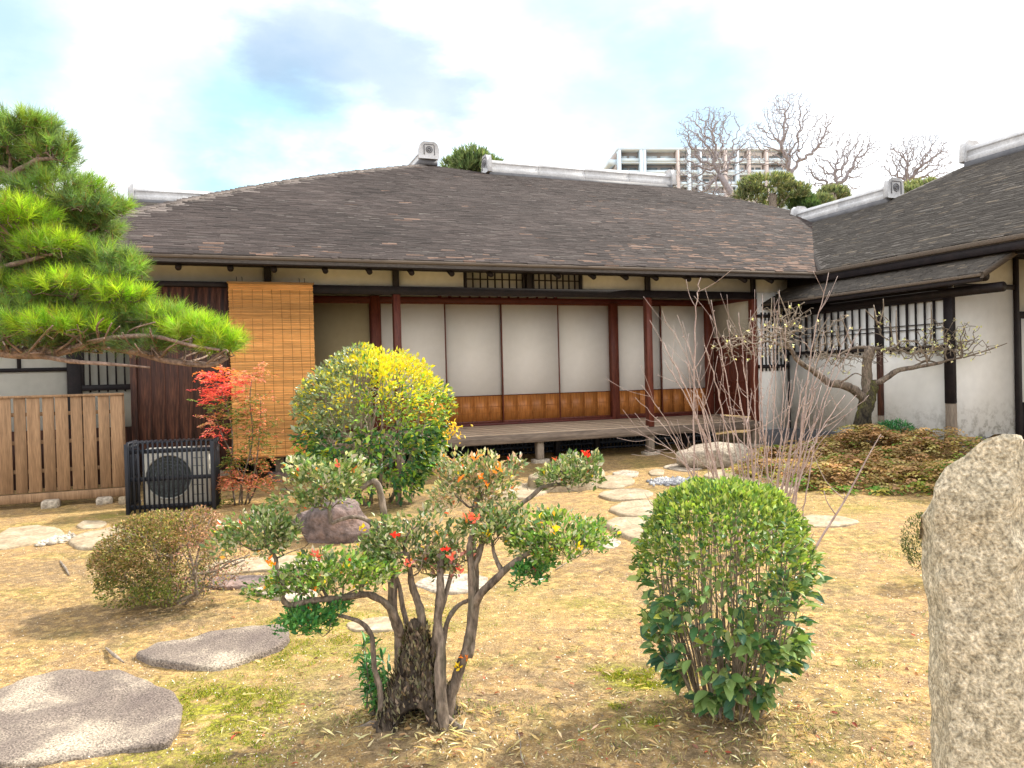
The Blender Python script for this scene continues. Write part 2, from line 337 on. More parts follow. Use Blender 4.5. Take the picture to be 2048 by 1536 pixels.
# ------------------------------------------------------------------ stones
def slab(name, outline_px, h, mat, label, cat='stone', seed=0, group=None, edge=.35, zbase=0, rough=.012, nr=7, px=True):
    """flat garden stone: an outline on the ground, a rounded shoulder and an uneven top"""
    P = np.array([G(x, y, h*.6) for x, y in outline_px]) if px else np.array(outline_px, float)
    c = P.mean(0); c[2] = 0
    Pc = np.vstack([P, P[:1]]); out = []
    for i in range(len(P)):
        a, b = Pc[i], Pc[i+1]; nn = 6
        for t in np.arange(nn)/nn: out.append(a+(b-a)*t)
    O = np.array(out); k = 3
    for _ in range(3): O = (np.roll(O, 1, 0)+O*2+np.roll(O, -1, 0))/4
    O[:, 2] = 0; size = np.abs(O-c).max(); n = len(O)
    rings = [(1.0, -.06), (1.005, h*.5), (.99, h*.85), (.965, h*.99)]+[(r, h) for r in np.linspace(.85, .08, nr)]
    V = []
    for r, z in rings:
        q = c+(O-c)*r; q[:, 2] = z
        for p in q:
            w = mnoise.fractal(Vector((p[0]*5+seed, p[1]*5, z*6)), 1, 2, 3)
            if z > 0: p[2] += w*rough*.9+.16*h*mnoise.noise(Vector((p[0]*1.8/max(size, .2)*.5+seed, p[1]*1.8, 7.3)))
            if r > .9: p[:2] += (p[:2]-c[:2])*w*.05
        V.append(q)
    V.append(np.array([[c[0], c[1], h]])); V = np.vstack(V); m = len(rings)
    i = np.arange(m-1)[:, None]*n; j = np.arange(n); kx = (j+1) % n
    F = np.stack([i+j, i+kx, i+n+kx, i+n+j], -1).reshape(-1, 4)
    a2 = sum((O[i_][0]*O[(i_+1) % n][1]-O[(i_+1) % n][0]*O[i_][1]) for i_ in range(n))
    F2 = np.stack([(m-1)*n+j, (m-1)*n+kx, np.full(n, m*n)], -1)
    if a2 < 0: F = F[:, ::-1]; F2 = F2[:, ::-1]
    V[:, 2] += zbase+float(gz(c[0], c[1]))
    A = Acc(); A.add(V, F); A.add(np.zeros((0, 3)), F2-A.n)
    o = A.build(name, mat, smooth=True, loc=(c[0], c[1], zbase)); tag(o, label, cat, group); return o

def boulder(name, c, size, mat, label, cat='rock', seed=0, sub=4, amp=.25, facets=6, group=None):
    import bmesh
    bm = bmesh.new(); bmesh.ops.create_icosphere(bm, subdivisions=sub, radius=1)
    rs = np.random.default_rng(seed); pl = nrm(rs.normal(size=(facets, 3))); dd = rs.uniform(.62, .85, facets)
    for v in bm.verts:
        p = np.array(v.co)
        for q, t in zip(pl, dd):
            k = p@q
            if k > t: p = p-q*(k-t)*.92
        p = p*(1+amp*.5*mnoise.fractal(Vector(p*1.7)+Vector((seed, 0, 0)), 1, 2, 4)+amp*.1*mnoise.noise(Vector(p*9)))
        v.co = Vector(p*np.array(size))
    for f in bm.faces: f.smooth = True
    me = bpy.data.meshes.new(name); bm.to_mesh(me); bm.free(); me.materials.append(mat)
    at = me.attributes.new('Col', 'FLOAT_COLOR', 'POINT')
    o = bpy.data.objects.new(name, me); COL.objects.link(o); o.location = c; tag(o, label, cat, group); return o

# ------------------------------------------------------------------ roofs
def roof_surface(parent, name, mat, zf, mapf, rows, thick=.13, da=.35, attr=None):
    """rows: list of (k, a0, a1). mapf(a,k,z) -> local xyz; a roof skin of real thickness"""
    A = Acc(); nA = 40; V = []; V2 = []
    for k, a0, a1 in rows:
        a = np.linspace(a0, a1, nA); V.append(mapf(a, np.full(nA, k), zf(np.full(nA, k)))); V2.append(mapf(a, np.full(nA, k), zf(np.full(nA, k))-thick))
    V = np.vstack(V); V2 = np.vstack(V2); m = len(rows)
    i = np.arange(m-1)[:, None]*nA; j = np.arange(nA-1)[None]
    F = np.stack([i+j, i+j+1, i+nA+j+1, i+nA+j], -1).reshape(-1, 4); n = len(V)
    rim = []
    for r in (0, m-1):
        for q in range(nA-1): rim.append([r*nA+q, r*nA+q+1, n+r*nA+q+1, n+r*nA+q])
    for r in range(m-1):
        for q in (0, nA-1): rim.append([r*nA+q, (r+1)*nA+q, n+(r+1)*nA+q, n+r*nA+q])
    A.add(np.vstack([V, V2]), np.vstack([F, F[:, ::-1]+n, np.array(rim)]))
    return A.build(name, mat, parent)

def shingles(parent, zf, mapf, rowfun, k0, k1, dk, w, seed, tint, lift=.012, skip=.04):
    """thousands of small split-wood shingles, each a lifted plate of its own tint"""
    r = np.random.default_rng(seed); A_ = []; K_ = []; W_ = []; dK = []
    k = k0
    while k < k1:
        a0, a1 = rowfun(k); a = a0-r.uniform(0, w[0])
        while a < a1:
            ww = r.uniform(*w)
            if a+ww > a1: ww = a1-a
            if ww > .03 and a > a0 and r.random() > skip: A_.append(a); K_.append(k+r.normal(0, .011)); W_.append(ww); dK.append(dk*r.uniform(1.3, 1.9))
            a += ww+.004
        k += dk
    A_, K_, W_, dK = map(np.array, (A_, K_, W_, dK)); n = len(A_)
    lf = r.uniform(.35, 1.6, n)*lift; up = .002
    def P(a, kk, e): return mapf(a, kk, zf(kk)+e)
    sk = r.normal(0, .006, n)
    q = [P(A_, K_+sk, lf), P(A_+W_, K_-sk, lf*r.uniform(.7, 1.3, n)), P(A_+W_, K_+dK, np.full(n, up)), P(A_, K_+dK, np.full(n, up)), P(A_, K_+sk, np.full(n, -.01)), P(A_+W_, K_-sk, np.full(n, -.01))]
    V = np.stack(q, 1).reshape(-1, 3); b = (np.arange(n)*6)[:, None]
    F = np.vstack([b+np.array([[0, 1, 2, 3]]), b+np.array([[4, 5, 1, 0]])])
    C = np.repeat(tint(A_, K_, r), 6, 0)
    A = Acc(); A.add(V, F, C); return A.build('shingles', SHINGLE, parent, kind='stuff')

HROT = ANG
def HL(s, d, z): return np.stack([np.broadcast_to(s, np.shape(s)), -np.asarray(d), np.asarray(z)], -1)   # house-local coordinates

def hb(A, s0, s1, d0, d1, z0, z1, col=None): A.box(s0, s1, -d1, -d0, z0, z1, col)
def hpart(name, mat, parent, *boxes, bevel=.006, label=None, kind=None):
    A = Acc()
    for b in boxes: hb(A, *b)
    c = np.vstack(A.V); loc = ((c.min(0)+c.max(0))/2)
    o = A.build(name, mat, parent, bevel=bevel, kind=kind, loc=loc)
    if label: o['label'] = label
    return o

def ridge_cap(parent, p0, p1, w=.34, h=.34, ends=(1, 1), base=True, name='ridge_cap'):
    """boxed ridge covered by a rounded capping, p0/p1 in house-local; with round crests at the ends"""
    p0 = np.array(p0, float); p1 = np.array(p1, float); t = nrm(p1-p0); sd_ = nrm(np.cross(t, [0, 0, 1])); up = np.cross(sd_, t)
    prof = [(-w*.5, 0), (-w*.5, h*.32), (-w*.42, h*.34), (-w*.42, h*.62), (-w*.47, h*.64), (-w*.47, h*.72), (-w*.30, h*.92), (0, h), (w*.30, h*.92), (w*.47, h*.72), (w*.47, h*.64), (w*.42, h*.62), (w*.42, h*.34), (w*.5, h*.32), (w*.5, 0)]
    L = np.linalg.norm(p1-p0); nseg = max(2, int(L/1.3)); A = Acc(); n = len(prof)
    for i in range(nseg):           # each cover section is a hair apart from the next
        a = p0+t*(L*i/nseg+.003); b = p0+t*(L*(i+1)/nseg-.003)
        V = [c+sd_*x+up*(y-.02) for c in (a, b) for x, y in prof]
        F = [[j, (j+1) % n, n+(j+1) % n, n+j] for j in range(n)]
        A.add(V, F); A.add(np.zeros((0, 3)), [[q-A.n for q in range(A.n-2*n, A.n-n)][::-1], [q-A.n for q in range(A.n-n, A.n)]])
    o = A.build(name, TILE, parent, bevel=.008)
    B = Acc()
    V = [c+sd_*x+up*y for c in (p0-t*.02, p1+t*.02) for x, y in ((-w*.6, -.16), (-w*.6, -.02), (w*.6, -.02), (w*.6, -.16))]
    B.add(V, [[0, 1, 2, 3][::-1], [4, 5, 6, 7], [0, 1, 5, 4], [1, 2, 6, 5], [2, 3, 7, 6], [3, 0, 4, 7]]); B.build('ridge_board', TILEDARK, parent)
    for e, c, dr in ((ends[0], p0, -t), (ends[1], p1, t)):
        if not e: continue
        C = Acc(); hh = h*1.22; ww = w*.62; out = []
        for x, y in ((-1.05, -.02), (-1.0, .62), (-.86, .88), (-.55, 1), (.55, 1), (.86, .88), (1.0, .62), (1.05, -.02)): out.append((x*ww, y*hh))
        V = [c+dr*q+sd_*x+up*y for q in (-.02, .11) for x, y in out]; n2 = len(out)
        C.add(V, [[j, (j+1) % n2, n2+(j+1) % n2, n2+j] for j in range(n2)]+[list(range(n2)), list(range(n2, 2*n2))[::-1]])
        e_ = C.build('ridge_end_tile', TILE, o, bevel=.015)
        R = Acc(); cc = c+dr*.115+up*hh*.52
        def ring(rad, th):
            a = np.linspace(0, 2*math.pi, 19); R.tube([cc+sd_*math.cos(q)*rad+up*math.sin(q)*rad for q in a], th, 5, caps=False)
        ring(hh*.2, .012); ring(hh*.09, .02)
        fr = hh*.34; R.tube([cc+sd_*x+up*y for x, y in ((-fr, -fr), (-fr, fr*.8), (-fr*.8, fr), (fr*.8, fr), (fr, fr*.8), (fr, -fr))], .012, 5)
        R.build('crest', TILEDARK, o)
    return o

# ------------------------------------------------------------------ main house
house = thing('main_house', 'low wooden house with a wide grey shingle roof, white sliding doors and a raised veranda', 'house', W(0, 0), HROT)
H = house
ZF = .55
def zmain(k): k = np.asarray(k, float); return 3.40+.4626*k+.18*np.sin(math.pi*np.clip(k, 0, 8.2)/8.2)
def main_right(k): return 5.62+k*(3.63/4.18)+.35 if k < 4.18 else np.interp(k, [4.18, 7.2, 7.3, 8.2], [9.13, 6.95, 1.35, .02])
def main_left(k): return -8.15+k
def mmap(a, k, z): return HL(a, 1-k, z)
rows = [(k, main_left(k), float(main_right(k))) for k in np.concatenate([[0, .02], np.arange(.25, 4.1, .25), [4.17, 4.19], np.arange(4.4, 7.2, .3), [7.2, 7.3], [7.6, 7.9, 8.17]])]
roof = roof_surface(H, 'roof', ROOFBASE, zmain, mmap, rows, .12)
roof['label'] = 'grey weathered shingle roof'
def tint_main(a, k, r):
    n = len(a); base = np.array([.056, .046, .044])*np.exp(r.normal(0, .17, n))[:, None]
    big = np.array([mnoise.fractal(Vector((x*.35, y*.5, 1)), 1, 2, 3) for x, y in zip(a, k)]); base *= (1+.3*big+.35*np.array([mnoise.fractal(Vector((x*1.6, y*9, 5)), 1, 2, 3) for x, y in zip(a, k)]))[:, None]
    # warm bleached shingles low on the right side and along the eave
    pr = .004+.26*np.exp(-(k/1.1)**2)*sm((a+1)/4)+.10*np.exp(-(k/.3)**2)+.14*sm((a-1)/5)*np.exp(-((k-2)/2.2)**2)
    hit = r.random(n) < pr; base[hit] = np.array([.165, .11, .085])*r.uniform(.6, 1.3, hit.sum())[:, None]
    ed = ((a-(-8.15+k)) < .20) & (r.random(n) < .7); base[ed] = np.array([.19, .17, .16])*r.uniform(.6, 1.3, ed.sum())[:, None]
    return base
shingles(roof, zmain, mmap, lambda k: (main_left(k), float(main_right(k))), .0, 8.15, .042, (.08, .34), 3, tint_main, lift=.007, skip=.05)
# hip capping on the left, made of short pieces
A = Acc(); r_ = np.random.default_rng(5)
for k in np.arange(.1, 8.1, .06):
    z = float(zmain(k)); c = np.array([-8.15+k, -(1-k), z+.02]); w_ = r_.uniform(.06, .13)
    A.box(c[0]-w_, c[0]+w_, c[1]-.05, c[1]+.05, c[2]-.06, c[2]+r_.uniform(-.016, -.004), np.array([.20, .18, .17])*r_.uniform(.6, 1.3))
A.build('hip_shingles', SHINGLE, roof, kind='stuff')
# the hidden slopes so that the roof is a closed body
A = Acc(); zr = float(zmain(8.17)); zm = float(zmain(7.25))
A.add([(-8.15, -1, 3.36), (.02, 7.17, zr-.02), (.02, 15, zr-.02), (-8.15, 23, 3.36)], [[0, 1, 2, 3]])
A.add([(.02, 7.17, zr-.02), (1.35, 6.22, zm-.03), (2.2, 9.5, zm-.8), (2.2, 15, 5.5), (.02, 15, zr-.02)], [[0, 1, 2, 3, 4]])
A.add([(1.35, 6.25, zm-.03), (6.95, 6.25, zm-.03), (11, 12, 3.6), (1.35, 12, 3.6)], [[0, 1, 2, 3]])
A.add([(6.95, 6.22, zm-.03), (9.13, 3.2, 5.4), (13, 6, 4.4), (11, 12, 3.6)], [[0, 1, 2, 3]])
A.build('rear_roof', ROOFBASE, H)
ridge_cap(H, (1.45, 6.3, zm+.03), (6.9, 6.3, zm+.03), .34, .36)
ridge_cap(H, (.02, 6.95, zr+.10), (.02, 14.5, zr+.10), .40, .33, ends=(1, 0))
# eave edge strips (the cut front of the shingle layers, with a thin light batten) and the boards under it
hpart('eave_edge', EAVEEDGE, roof, (-8.15, 5.72, .985, 1.02, 3.335, 3.385), bevel=.01)
hpart('eave_batten', DARKWOOD, roof, (-8.10, 5.70, .93, .984, 3.265, 3.333))
hpart('eave_batten', DARKWOOD, roof, (-8.10, 5.70, .55, .63, 3.36, 3.45))
def slope_z(d): return 3.30+.4626*(1-d)
# soffit boards
A = Acc()
for s in np.arange(-8.1, 5.6, .24):
    A.add([(s, -.92, 3.325), (s+.225, -.92, 3.325), (s+.225, 1.6, 3.325+.4626*2.52-.03), (s, 1.6, 3.325+.4626*2.52-.03)], [[0, 1, 2, 3]])
A.build('soffit_boards', DARKWOOD, roof, kind='stuff')
raf_px = [(357, 537), (461, 540), (548, 541), (650, 544), (738, 547), (822, 549), (902, 550), (980, 553), (1115, 556), (1185, 556), (1250, 558), (1310, 559), (1375, 560), (1430, 561), (1487, 562), (1540, 563)]
sl = [SZ(x, y, .74)[0] for x, y in raf_px]; sl = [sl[0]-1.5, sl[0]-.75]+sl
for s in sl:
    A = Acc(); A.tube([(s, 1.5, slope_z(-1.5)-.10), (s, -.80, slope_z(.80)-.17)], [.05, .045], 10)
    A.build('rafter', DARKWOOD, H, smooth=False)

# outer line: posts, beams, upper plaster
S_OUT = [-5.12, -4.52, -2.48, 2.33, 4.75]
hpart('beam', DARKWOOD, H, (-6.49, 4.80, -.07, .07, 2.965, 3.10))
hpart('eave_beam', DARKWOOD, H, (-6.6, 5.5, .02, .16, 3.36, 3.46))
for i, (a, b) in enumerate(((-6.49, -4.57), (-4.47, -2.53), (-2.43, -1.30), (.99, 2.28), (2.38, 4.70), (4.82, 5.62))):
    hpart('wall_panel', PLASTER, H, (a, b, -.03, .0, 3.10, 3.78), bevel=0)
hpart('wall_panel', PLASTER, H, (-1.30, .99, -.20, -.17, 3.10, 3.78), bevel=0)
for s in (-4.52, -2.48, 2.33, 4.75, -.09):
    hpart('post', DARKWOOD, H, (s-.05, s+.05, -.055, .055 if s != -.09 else .07, 3.10, 3.75))  # upper ends of the posts coloured dark for the shade under the eave
for s in (-2.48, 2.33, 4.75):
    hpart('post', REDWOOD, H, (s-.06, s+.06, -.065, .065, ZF-.02, 2.965))
# barred transom windows
for a, b in ((-1.28, -.16), (-.02, .96)):
    w = hpart('transom_window', DARKWOOD, H, (a, a+.04, -.05, .03, 3.10, 3.42), (b-.04, b, -.05, .03, 3.10, 3.42), (a, b, -.05, .03, 3.42, 3.46))
    n = 8
    wl = np.array(w.location)
    for i in range(1, n):
        s = a+.02+(b-a-.04)*i/n; o = hpart('bar', DARKWOOD, w, (s-.011-wl[0], s+.011-wl[0], -.012+wl[1], .012+wl[1], 3.10-wl[2], 3.42-wl[2]), bevel=0)
    o = hpart('rail', DARKWOOD, w, (a+.04-wl[0], b-.04-wl[0], -.022+wl[1], -.0125+wl[1], 3.245-wl[2], 3.265-wl[2]), bevel=0)

# veranda floor boards
for i in range(6):
    d1 = .05-i*.262; d0 = d1-.257
    hpart('floor_board', FLOORW, H, (-5.05, 4.79, d0, d1, ZF-.035+i*.011, ZF+i*.011), bevel=.004)
hpart('veranda_edge_beam', FASCIA, H, (-5.05, 4.83, .055, .125, ZF-.175, ZF-.022), bevel=.01)
hpart('veranda_edge_beam', DARKWOOD, H, (-5.05, 4.83, -1.5, -1.42, .35, .545))
for s in (-4.42, -2.48, .05, 2.33, 4.75):
    A = Acc(); hb(A, s-.065, s+.065, -.075, .05, .06, ZF-.176); A.build('support_post', PALEBASE, H, bevel=.008)
for s in (-3.6, -2.1, -.9, .75, 1.6, 3.6):
    A = Acc(); hb(A, s-.05, s+.05, -.85, -.75, 0, ZF-.04); A.build('support_post', DARKWOOD, H, bevel=.008)
# underfloor lattice far below the floor
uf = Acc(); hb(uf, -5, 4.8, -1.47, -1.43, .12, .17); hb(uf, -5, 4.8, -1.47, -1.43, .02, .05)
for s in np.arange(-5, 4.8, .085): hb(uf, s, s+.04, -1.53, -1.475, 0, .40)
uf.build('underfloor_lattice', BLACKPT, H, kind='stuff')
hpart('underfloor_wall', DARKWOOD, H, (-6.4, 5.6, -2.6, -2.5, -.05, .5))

# inner line at d=-1.5: head beam, posts, sliding doors
DI = -1.5; ZI = .63
hpart('head_beam', REDBEAM, H, (-3.85, 4.72, DI-.06, DI+.06, 2.985, 3.085))
hpart('sill_beam', REDBEAM, H, (-3.85, 4.72, DI-.07, DI+.07, ZI-.03, ZI+.02))
hpart('upper_wall', PLASTER, H, (-3.85, 4.72, DI-.05, DI-.02, 3.085, 3.75), bevel=0)
tv = hpart('ventilation_lattice', REDBEAM, H, (-1.33, 1.12, DI-.018, DI+.04, 3.165, 3.185))
tl = np.array(tv.location)
for s in np.linspace(-1.31, 1.10, 13):
    w_ = .03 if abs(s+.1) < .12 or abs(s) > 1.05 else .014
    hpart('bar', REDBEAM, tv, (s-w_-tl[0], s+w_-tl[0], DI-.015+tl[1], DI+.035+tl[1], 3.09-tl[2], 3.163-tl[2]), bevel=0)
for s in (-2.56, 2.39, 4.72):
    hpart('post', REDWOOD, H, (s-.085, s+.085, DI-.09, DI+.09, ZI-.03, 3.0 if s != -2.56 else 3.1))
def sliding_door(a, b, dd, paper=PAPER, wains=True):
    zt = 2.985; zb = ZI+.02; d0, d1 = DI+dd-.016, DI+dd+.016
    fr = hpart('sliding_door', REDWOOD, H, (a, a+.022, d0, d1, zb, zt), (b-.022, b, d0, d1, zb, zt), (a+.022, b-.022, d0, d1, zt-.03, zt), (a+.022, b-.022, d0, d1, zb, zb+.04), bevel=.003)
    L_ = np.array(fr.location)
    def sub(name, mat, s0, s1, e0, e1, z0, z1): return hpart(name, mat, fr, (s0-L_[0], s1-L_[0], e0+L_[1], e1+L_[1], z0-L_[2], z1-L_[2]), bevel=0)
    zmid = 1.19
    sub('paper', paper, a+.023, b-.023, d0+.006, d1-.012, zmid if wains else zb+.04, zt-.03)
    if wains:
        n = 4; ww = (b-a-.046)/n
        for i in range(n): sub('wainscot_board', WAINS, a+.023+i*ww+.0008, a+.023+(i+1)*ww-.0008, d0+.006, d1-.010, zb+.04, zmid-.012)
        sub('wainscot_rail', REDWOOD, a+.023, b-.023, d0+.006, d1+.001, zmid-.012, zmid-.0005)
        sub('wainscot_rail', WAINS, a+.023, b-.023, d1-.009, d1-.004, zb+.31, zb+.318); sub('wainscot_rail', WAINS, a+.023, b-.023, d1-.009, d1-.004, zb+.19, zb+.196)
edges = [-2.47, -1.23, -.07, 1.13, 2.31]
for i in range(4): sliding_door(edges[i]-(.02 if i else 0), edges[i+1]+.02, -.025 if i % 2 else .02)
sliding_door(2.47, 3.56, -.025); sliding_door(3.52, 4.64, .02)
sliding_door(-3.70, -2.64, .02, OCHREPAPER, False)
sliding_door(-4.9, -3.72, -.025, OCHREPAPER, False)
hpart('rear_wall', PLASTER, H, (-6.4, 5.6, -2.3, -2.2, .4, 3.9), bevel=0)
hpart('side_wall', PLASTER, H, (-6.42, -6.36, -8.5, -.02, .3, 3.6), bevel=0)
# return wall between the inner and outer line on the right
RS = 4.80
hpart('wall_panel', PLASTER, H, (RS, RS+.05, DI+.1, -.07, 2.27, 3.7), bevel=0)
hpart('head_beam', REDBEAM, H, (RS-.03, RS+.045, DI+.09, -.066, 2.955, 3.05))
hpart('rail', REDBEAM, H, (RS-.02, RS+.044, DI+.09, -.066, 2.21, 2.268))
for i in range(5):
    a = DI+.1+i*.266; hpart('door_board', REDWOOD, H, (RS, RS+.03, a, a+.262, ZI-.02, 2.208), bevel=.004)
for z in (1.05, 1.3, 1.75): hpart('door_rail', REDWOOD, H, (RS-.012, RS-.001, DI+.1, -.08, z, z+.045))
hpart('wall_panel', WHITEPL, H, (4.83, 5.60, -.01, .02, .34, 3.1), bevel=0)
hpart('plinth', TILEDARK, H, (4.83, 5.64, -.04, .05, -.1, .34))

# board-faced shutter box at the left end
for i in range(7):
    a = -6.40+i*.187; hpart('plank', CEDAR, H, (a, a+.1855, .17+.004*(i % 2), .20+.004*(i % 2), .30-.01*i, 3.02), bevel=.003)
hpart('shutter_box_post', CEDAR, H, (-6.49, -6.402, .10, .235, .1, 3.02))
hpart('shutter_box_top', DARKWOOD, H, (-6.52, -5.07, -.02, .26, 3.022, 3.10))
hpart('shutter_box_side', CEDAR, H, (-5.09, -5.06, -.3, .205, .25, 3.02))
hpart('shutter_box_back', DARKWOOD, H, (-6.40, -5.08, -.3, -.27, .25, 3.02))
hpart('rail', PALEBASE, H, (-5.32, -5.09, .1, .19, .14, .28))

# reed blind
blind = thing('reed_blind', 'tan reed blind hanging full height beside the dark board wall', 'blind', W(-4.49, .34), HROT)
A = Acc(); r_ = np.random.default_rng(11); z = .43
while z < 3.07:
    t = .0085*r_.uniform(.7, 1.25); bow = .012*math.sin(z*9)+.008*math.sin(z*23+1); dz = .006*math.sin(z*31)
    pts = [(-.62+r_.normal(0, .004), bow*.6+r_.normal(0, .001), z), (-.2, bow+r_.normal(0, .0025), z+dz), (.25, -bow*.5+r_.normal(0, .0025), z-dz), (.62+r_.normal(0, .004), bow*.7, z)]
    g = r_.uniform(.7, 1.25); A.tube(pts, t*.5, 4, np.array([.80, .43, .15])*g*(1+.25*math.sin(z*5.3)*math.sin(z*1.7)), caps=False); z += t
A.build('reeds', SUDARE, blind, kind='stuff')
for s in np.linspace(-.56, .56, 9):
    A = Acc(); A.tube([(s+.008*math.sin(q*3+s*9), -.009, q) for q in np.arange(.43, 3.08, .15)], .0025, 4, (.25, .13, .05)); A.build('cord', SUDARE, blind)
A = Acc(); A.box(-.64, .64, -.02, .02, 3.07, 3.10, (.28, .17, .07)); A.build('head_rail', SUDARE, blind, bevel=.004)
A = Acc(); A.box(-.63, .63, -.012, .012, .412, .43, (.4, .2, .07)); A.build('bottom_rail', SUDARE, blind, bevel=.004)
for s in (-.5, -.42, .42, .5):
    A = Acc(); A.tube([(s, 0, 3.09), (s, .02, 3.16), (s, .1, 3.18)], .005, 5, (.05, .04, .03)); A.build('hook', SUDARE, blind)

# foundation stones under the veranda posts
for i, (s, d, r, h) in enumerate(((-4.42, .0, .2, .16), (.05, 0, .19, .06), (2.33, 0, .2, .06), (4.75, 0, .22, .07))):
    pts = [W(s+r*math.cos(q)*(1+.12*math.sin(3*q+i)), d+r*.8*math.sin(q)) for q in np.linspace(0, 2*math.pi, 9)[:-1]]
    slab('foundation_stone', pts, h, DARKROCK if i == 0 else ROCKM, ['dark foundation stone under the post right of the reed blind', 'foundation stone under the veranda post nearest the long stone block', 'foundation stone under the veranda post behind the thin bare stems', 'foundation stone under the corner post at the right end of the veranda'][i], 'stone', seed=i, px=False)

# ------------------------------------------------------------------ right wing
wing = thing('right_wing', 'white plastered wing on the right with barred windows under a small lean-to roof', 'house', W(0, 0), HROT)
SW = 5.60
def zwing(m): m = np.asarray(m, float); return 3.43+.512*m+.17*np.sin(math.pi*np.clip(m, 0, 7)/7)
def wmap(a, m, z): return HL(5.46+m, a, z)
def wing_left(m): return 1.15-m*(4.18/3.63)-.35 if m < 3.45 else (-3.2 if m < 3.68 else (-.04 if m < 3.9 else np.interp(m, [3.9, 4.38, 4.5], [.0, .76, .8])))
wl_ = lambda m: float(np.interp(m, [0, 3.13, 3.16, 4.36, 4.5], [1.05, -3.0, -.04, .76, .8]))
rowsw = [(m, wl_(m), 9.0) for m in [0, .02]+list(np.arange(.3, 3.1, .3))+[3.13, 3.16, 3.4, 3.7, 4.0, 4.36, 4.42]]
wroof = roof_surface(wing, 'roof', ROOFBASE, zwing, wmap, rowsw, .11); wroof['label'] = 'grey brown shingle roof rising to the right'
def tint_wing(a, m, r):
    n = len(a); base = np.array([.066, .060, .053])*np.exp(r.normal(0, .13, n))[:, None]; hit = r.random(n) < .08; base[hit] = np.array([.14, .12, .095])*r.uniform(.7, 1.2, hit.sum())[:, None]; return base
shingles(wroof, zwing, wmap, lambda m: (wl_(m), 7.0), 0, 4.4, .045, (.08, .32), 9, tint_wing, lift=.007)
zw1 = float(zwing(3.14)); zw2 = float(zwing(4.38))
A = Acc()
A.add([(8.6, 3.0, zw1-.03), (8.6, 0, zw1-.03), (13, 0, 3.4), (13, 5.2, 3.4)], [[0, 1, 2, 3]])
A.add([(8.6, .04, zw1-.02), (9.84, -.76, zw2-.02), (15, 4, 3.2), (13, 4, 3.2)], [[0, 1, 2, 3]])
A.add([(9.84, -.76, zw2-.03), (9.84, -9, zw2-.03), (15, -9, 3.2), (15, 4, 3.2)], [[0, 1, 2, 3]])
A.build('rear_roof', ROOFBASE, wing)
ridge_cap(wing, (8.63, 2.95, zw1+.03), (8.63, .12, zw1+.03), .34, .33)
ridge_cap(wing, (9.86, -.85, zw2+.03), (9.86, -8.5, zw2+.03), .38, .36, ends=(1, 0))
hpart('eave_edge', EAVEEDGE, wroof, (5.425, 5.47, 1.0, 9.0, 3.335, 3.41), bevel=.01)
hpart('eave_board', DARKWOOD, wroof, (5.471, 5.60, 1.0, 9.0, 3.20, 3.33))
hpart('upper_wall', DARKWOOD, wing, (5.62, 5.68, -.2, 3.74, 3.0, 3.5), bevel=0)
hpart('upper_wall', DARKWOOD, wing, (5.62, 5.68, 3.74, 9, 3.16, 3.5), bevel=0)
hpart('soffit', DARKWOOD, wing, (5.69, 16, 3.5, 9, 3.30, 3.34), bevel=0)
# lean-to roof
def zp(m): return 2.885+.50*np.asarray(m, float)
def pmap(a, m, z): return HL(4.98+m, a, z)
prow = [(m, -.15, 4.76) for m in (0, .02, .2, .4, .6, .70)]
proof = roof_surface(wing, 'lean_to_roof', ROOFBASE, zp, pmap, prow, .05)
shingles(proof, zp, pmap, lambda m: (-.15, 4.75), 0, .68, .045, (.05, .2), 21, tint_wing, lift=.008)
hpart('eave_edge', EAVEEDGE, proof, (4.945, 4.985, -.15, 4.78, 2.825, 2.87), bevel=.006)
hpart('eave_batten', DARKWOOD, proof, (4.986, 5.05, -.15, 4.74, 2.76, 2.824))
A = Acc(); A.add([(4.96, -4.765, 2.80), (5.70, -4.765, 3.17), (5.70, -4.765, 3.25), (4.96, -4.765, 2.885), (4.96, -4.82, 2.80), (5.70, -4.82, 3.17), (5.70, -4.82, 3.25), (4.96, -4.82, 2.885)],
     [[0, 1, 2, 3], [4, 5, 6, 7], [0, 1, 5, 4], [2, 3, 7, 6], [0, 3, 7, 4], [1, 2, 6, 5]]); A.build('bargeboard', EAVEEDGE, proof)
for dz, s, e in ((2.70, 5.55, 4.68), (2.86, 5.3, 4.6)):
    A = Acc(); A.tube([(s, .1, dz), (s, -e, dz)], .075, 12); A.build('log_purlin', DARKWOOD, wing)
for d in np.arange(.15, 4.7, .34):
    A = Acc(); A.tube([(5.60, -d, 3.08), (5.01, -d, 2.79)], .022, 8); A.build('rafter', DARKWOOD, wing)
